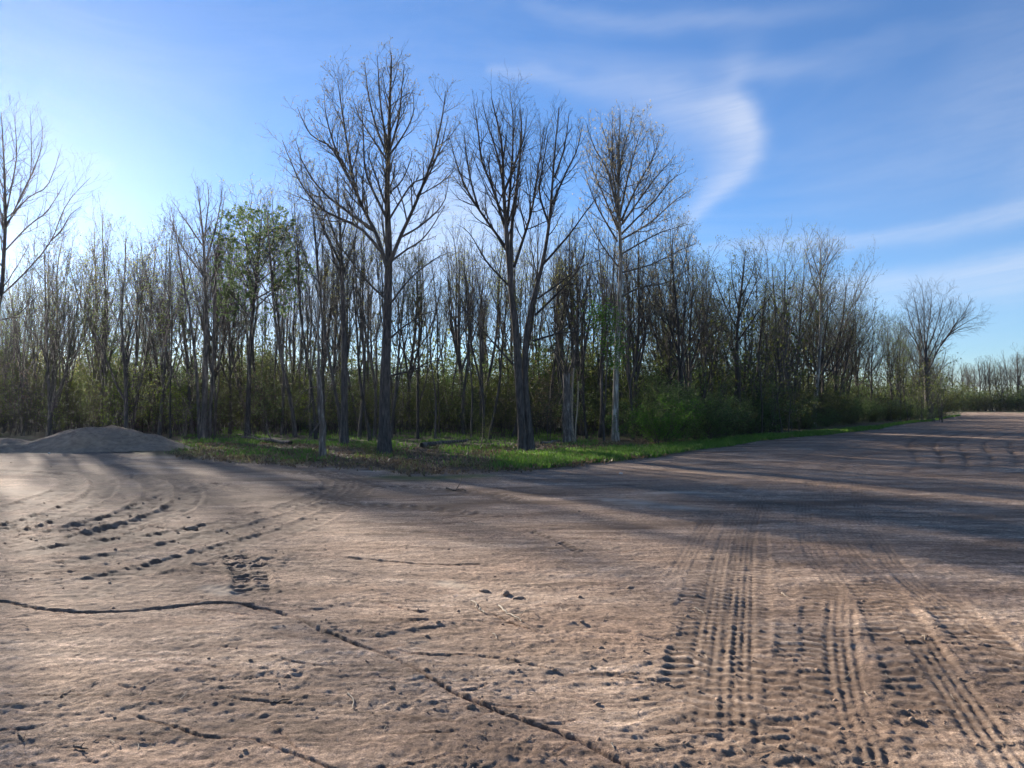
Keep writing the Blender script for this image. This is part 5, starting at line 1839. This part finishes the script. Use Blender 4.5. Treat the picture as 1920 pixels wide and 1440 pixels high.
lump('dirt_clod', 'big dark dirt clod standing up alone on the left of the field', 'clod', 362, 990, 0.085, 0.6, 1, 'clod')
lump('dirt_clod', 'reddish crumbly dirt clod just behind the scattered sticks', 'clod', 948, 1112, 0.048, 0.65, 2, 'clod')
lump('dirt_clod', 'lower clod right beside the reddish crumbly clod', 'clod', 972, 1120, 0.05, 0.4, 3, 'clod')
lump('dirt_clod', 'rounded clod left of the reddish crumbly clod', 'clod', 908, 1106, 0.05, 0.4, 4, 'clod')
lump('dirt_clod', 'small clod on the long cracked ridge in the foreground', 'clod', 800, 1256, 0.02, 0.7, 5, 'clod')
lump('dirt_clod', 'clod in the rough patch at the bottom centre', 'clod', 884, 1322, 0.025, 0.8, 6, 'clod')
lump('dirt_clod', 'clod at the right end of the thin ridge near the tyre tracks', 'clod', 1180, 1101, 0.035, 0.5, 7, 'clod')
lump('stone', 'small white stone on the dirt below the grass strip', 'stone', 1164, 887, 0.055, 0.7, 8, 'stone')
lump('stone', 'tiny pale stone in front of the long dirt mound', 'stone', 94, 851, 0.06, 0.7, 9, 'stone')
lump('stone', 'pale stone at the foot of the broken dead tree', 'stone', 648, 861, 0.06, 0.6, 10, 'stone')
lump('stone', 'pale stone beside the shaggy stump clearing', 'stone', 1118, 855, 0.05, 0.6, 12, 'stone')


def stick(label, pts, r, mat='stick', name='stick', fork=None):
    P = []
    for px, py in catmull(pts, 4):
        x, y = gp(px, py)
        P.append((x, y, 0))
    r = r * 0.7
    P = np.array(P)
    g = soil(P[:, 0], P[:, 1])[0]
    P[:, 2] = g + r * 1.2
    o0 = P[0].copy()
    rng = np.random.default_rng(len(label))
    w = Wood((P - o0)[None] + rng.normal(0, r * 0.35, (1,) + P.shape), (r * np.linspace(1.0, 0.45, len(P)) * rng.uniform(0.85, 1.15, len(P)))[None])
    parts = [(w, 6)]
    if fork:
        parts.append((sprout(rng, w, 0.01, 0.3, 0.9, 50, 10, lambda t: 0.4 + 0 * t, 0.7, 5, 0.15, 0.05, r * 0.4, nmin=fork), 5))
    o = link(name, tube_mesh(name, parts), None, M[mat])
    o.location = o0
    tag(o, label, 'stick')


stick('curved pale twig lying on the smooth dirt, bottom left of centre', [(655, 1296), (663, 1302), (667, 1312), (663, 1325)], 0.007)
stick('bent pale stick, left of the group of sticks by the reddish clod', [(884, 1123), (891, 1127), (895, 1133), (891, 1139)], 0.010)
stick('short thick stick chip between the bent stick and the long stick', [(899, 1143), (904, 1146), (909, 1150)], 0.012)
stick('long pale stick pointing toward the tyre tracks, in the middle of the field', [(936, 1137), (948, 1148), (962, 1157), (978, 1167)], 0.012, fork=2)
stick('thin hooked twig below the long pale stick', [(924, 1187), (930, 1191), (932, 1197)], 0.006)
stick('dark short stick in the bottom left corner', [(150, 1392), (162, 1396), (176, 1398)], 0.010, 'stick_dark', fork=2)
stick('thin forked twig near the left bottom, above the dark stick', [(46, 1372), (52, 1380), (58, 1384)], 0.006, 'stick_dark', fork=2)
stick('dark stick above the thin ridge, bottom centre left', [(512, 1311), (530, 1309), (550, 1305)], 0.009, 'stick_dark')
stick('white splinter lying across the tyre tracks', [(1300, 1138), (1308, 1142), (1318, 1147)], 0.010)
stick('small pale splinter between the ribbed tyre tracks', [(1462, 1112), (1468, 1116), (1474, 1119)], 0.008)
stick('thin curled straw between the right tyre tracks', [(1614, 1290), (1618, 1297), (1625, 1300)], 0.005)
stick('curled twig on the right tyre track', [(1722, 1190), (1726, 1194), (1727, 1201)], 0.007)
stick('long flat stick on the dirt in front of the tallest tree', [(838, 915), (850, 918), (864, 919), (874, 920)], 0.028, 'stick_dark', fork=1)
stick('pale stick at the foot of the broad forked tree', [(975, 852), (979, 855), (984, 860)], 0.03)
stick('thin straw near the bottom centre', [(985, 1386), (990, 1379), (996, 1371)], 0.004)
stick('pale chip on the cracked ridge, bottom right of centre', [(1144, 1392), (1147, 1397), (1149, 1402)], 0.006)


# ------------------------------------------------------------------ added haze
if GLARE_HAZE > 0:
    import bmesh
    bm = bmesh.new()
    bmesh.ops.create_cube(bm, size=1.0)
    me = bpy.data.meshes.new('haze')
    bm.to_mesh(me)
    bm.free()
    hz = link('haze', me)  # volume added to stand in for lens glare towards the sun
    hz.scale = (1300, 1300, 25)
    hz.location = (0, 0, 11.0)
    mt = bpy.data.materials.new('haze_for_glare')
    mt.use_nodes = True
    nt = mt.node_tree
    nt.nodes.clear()
    out = nt.nodes.new('ShaderNodeOutputMaterial')
    pv = nt.nodes.new('ShaderNodeVolumePrincipled')
    pv.inputs['Color'].default_value = (0.94, 0.95, 0.97, 1)
    pv.inputs['Density'].default_value = GLARE_HAZE
    pv.inputs['Anisotropy'].default_value = 0.8
    nt.links.new(pv.outputs[0], out.inputs['Volume'])
    me.materials.append(mt)
    tag(hz, 'thin added haze standing in for lens glare on the left', kind='stuff')
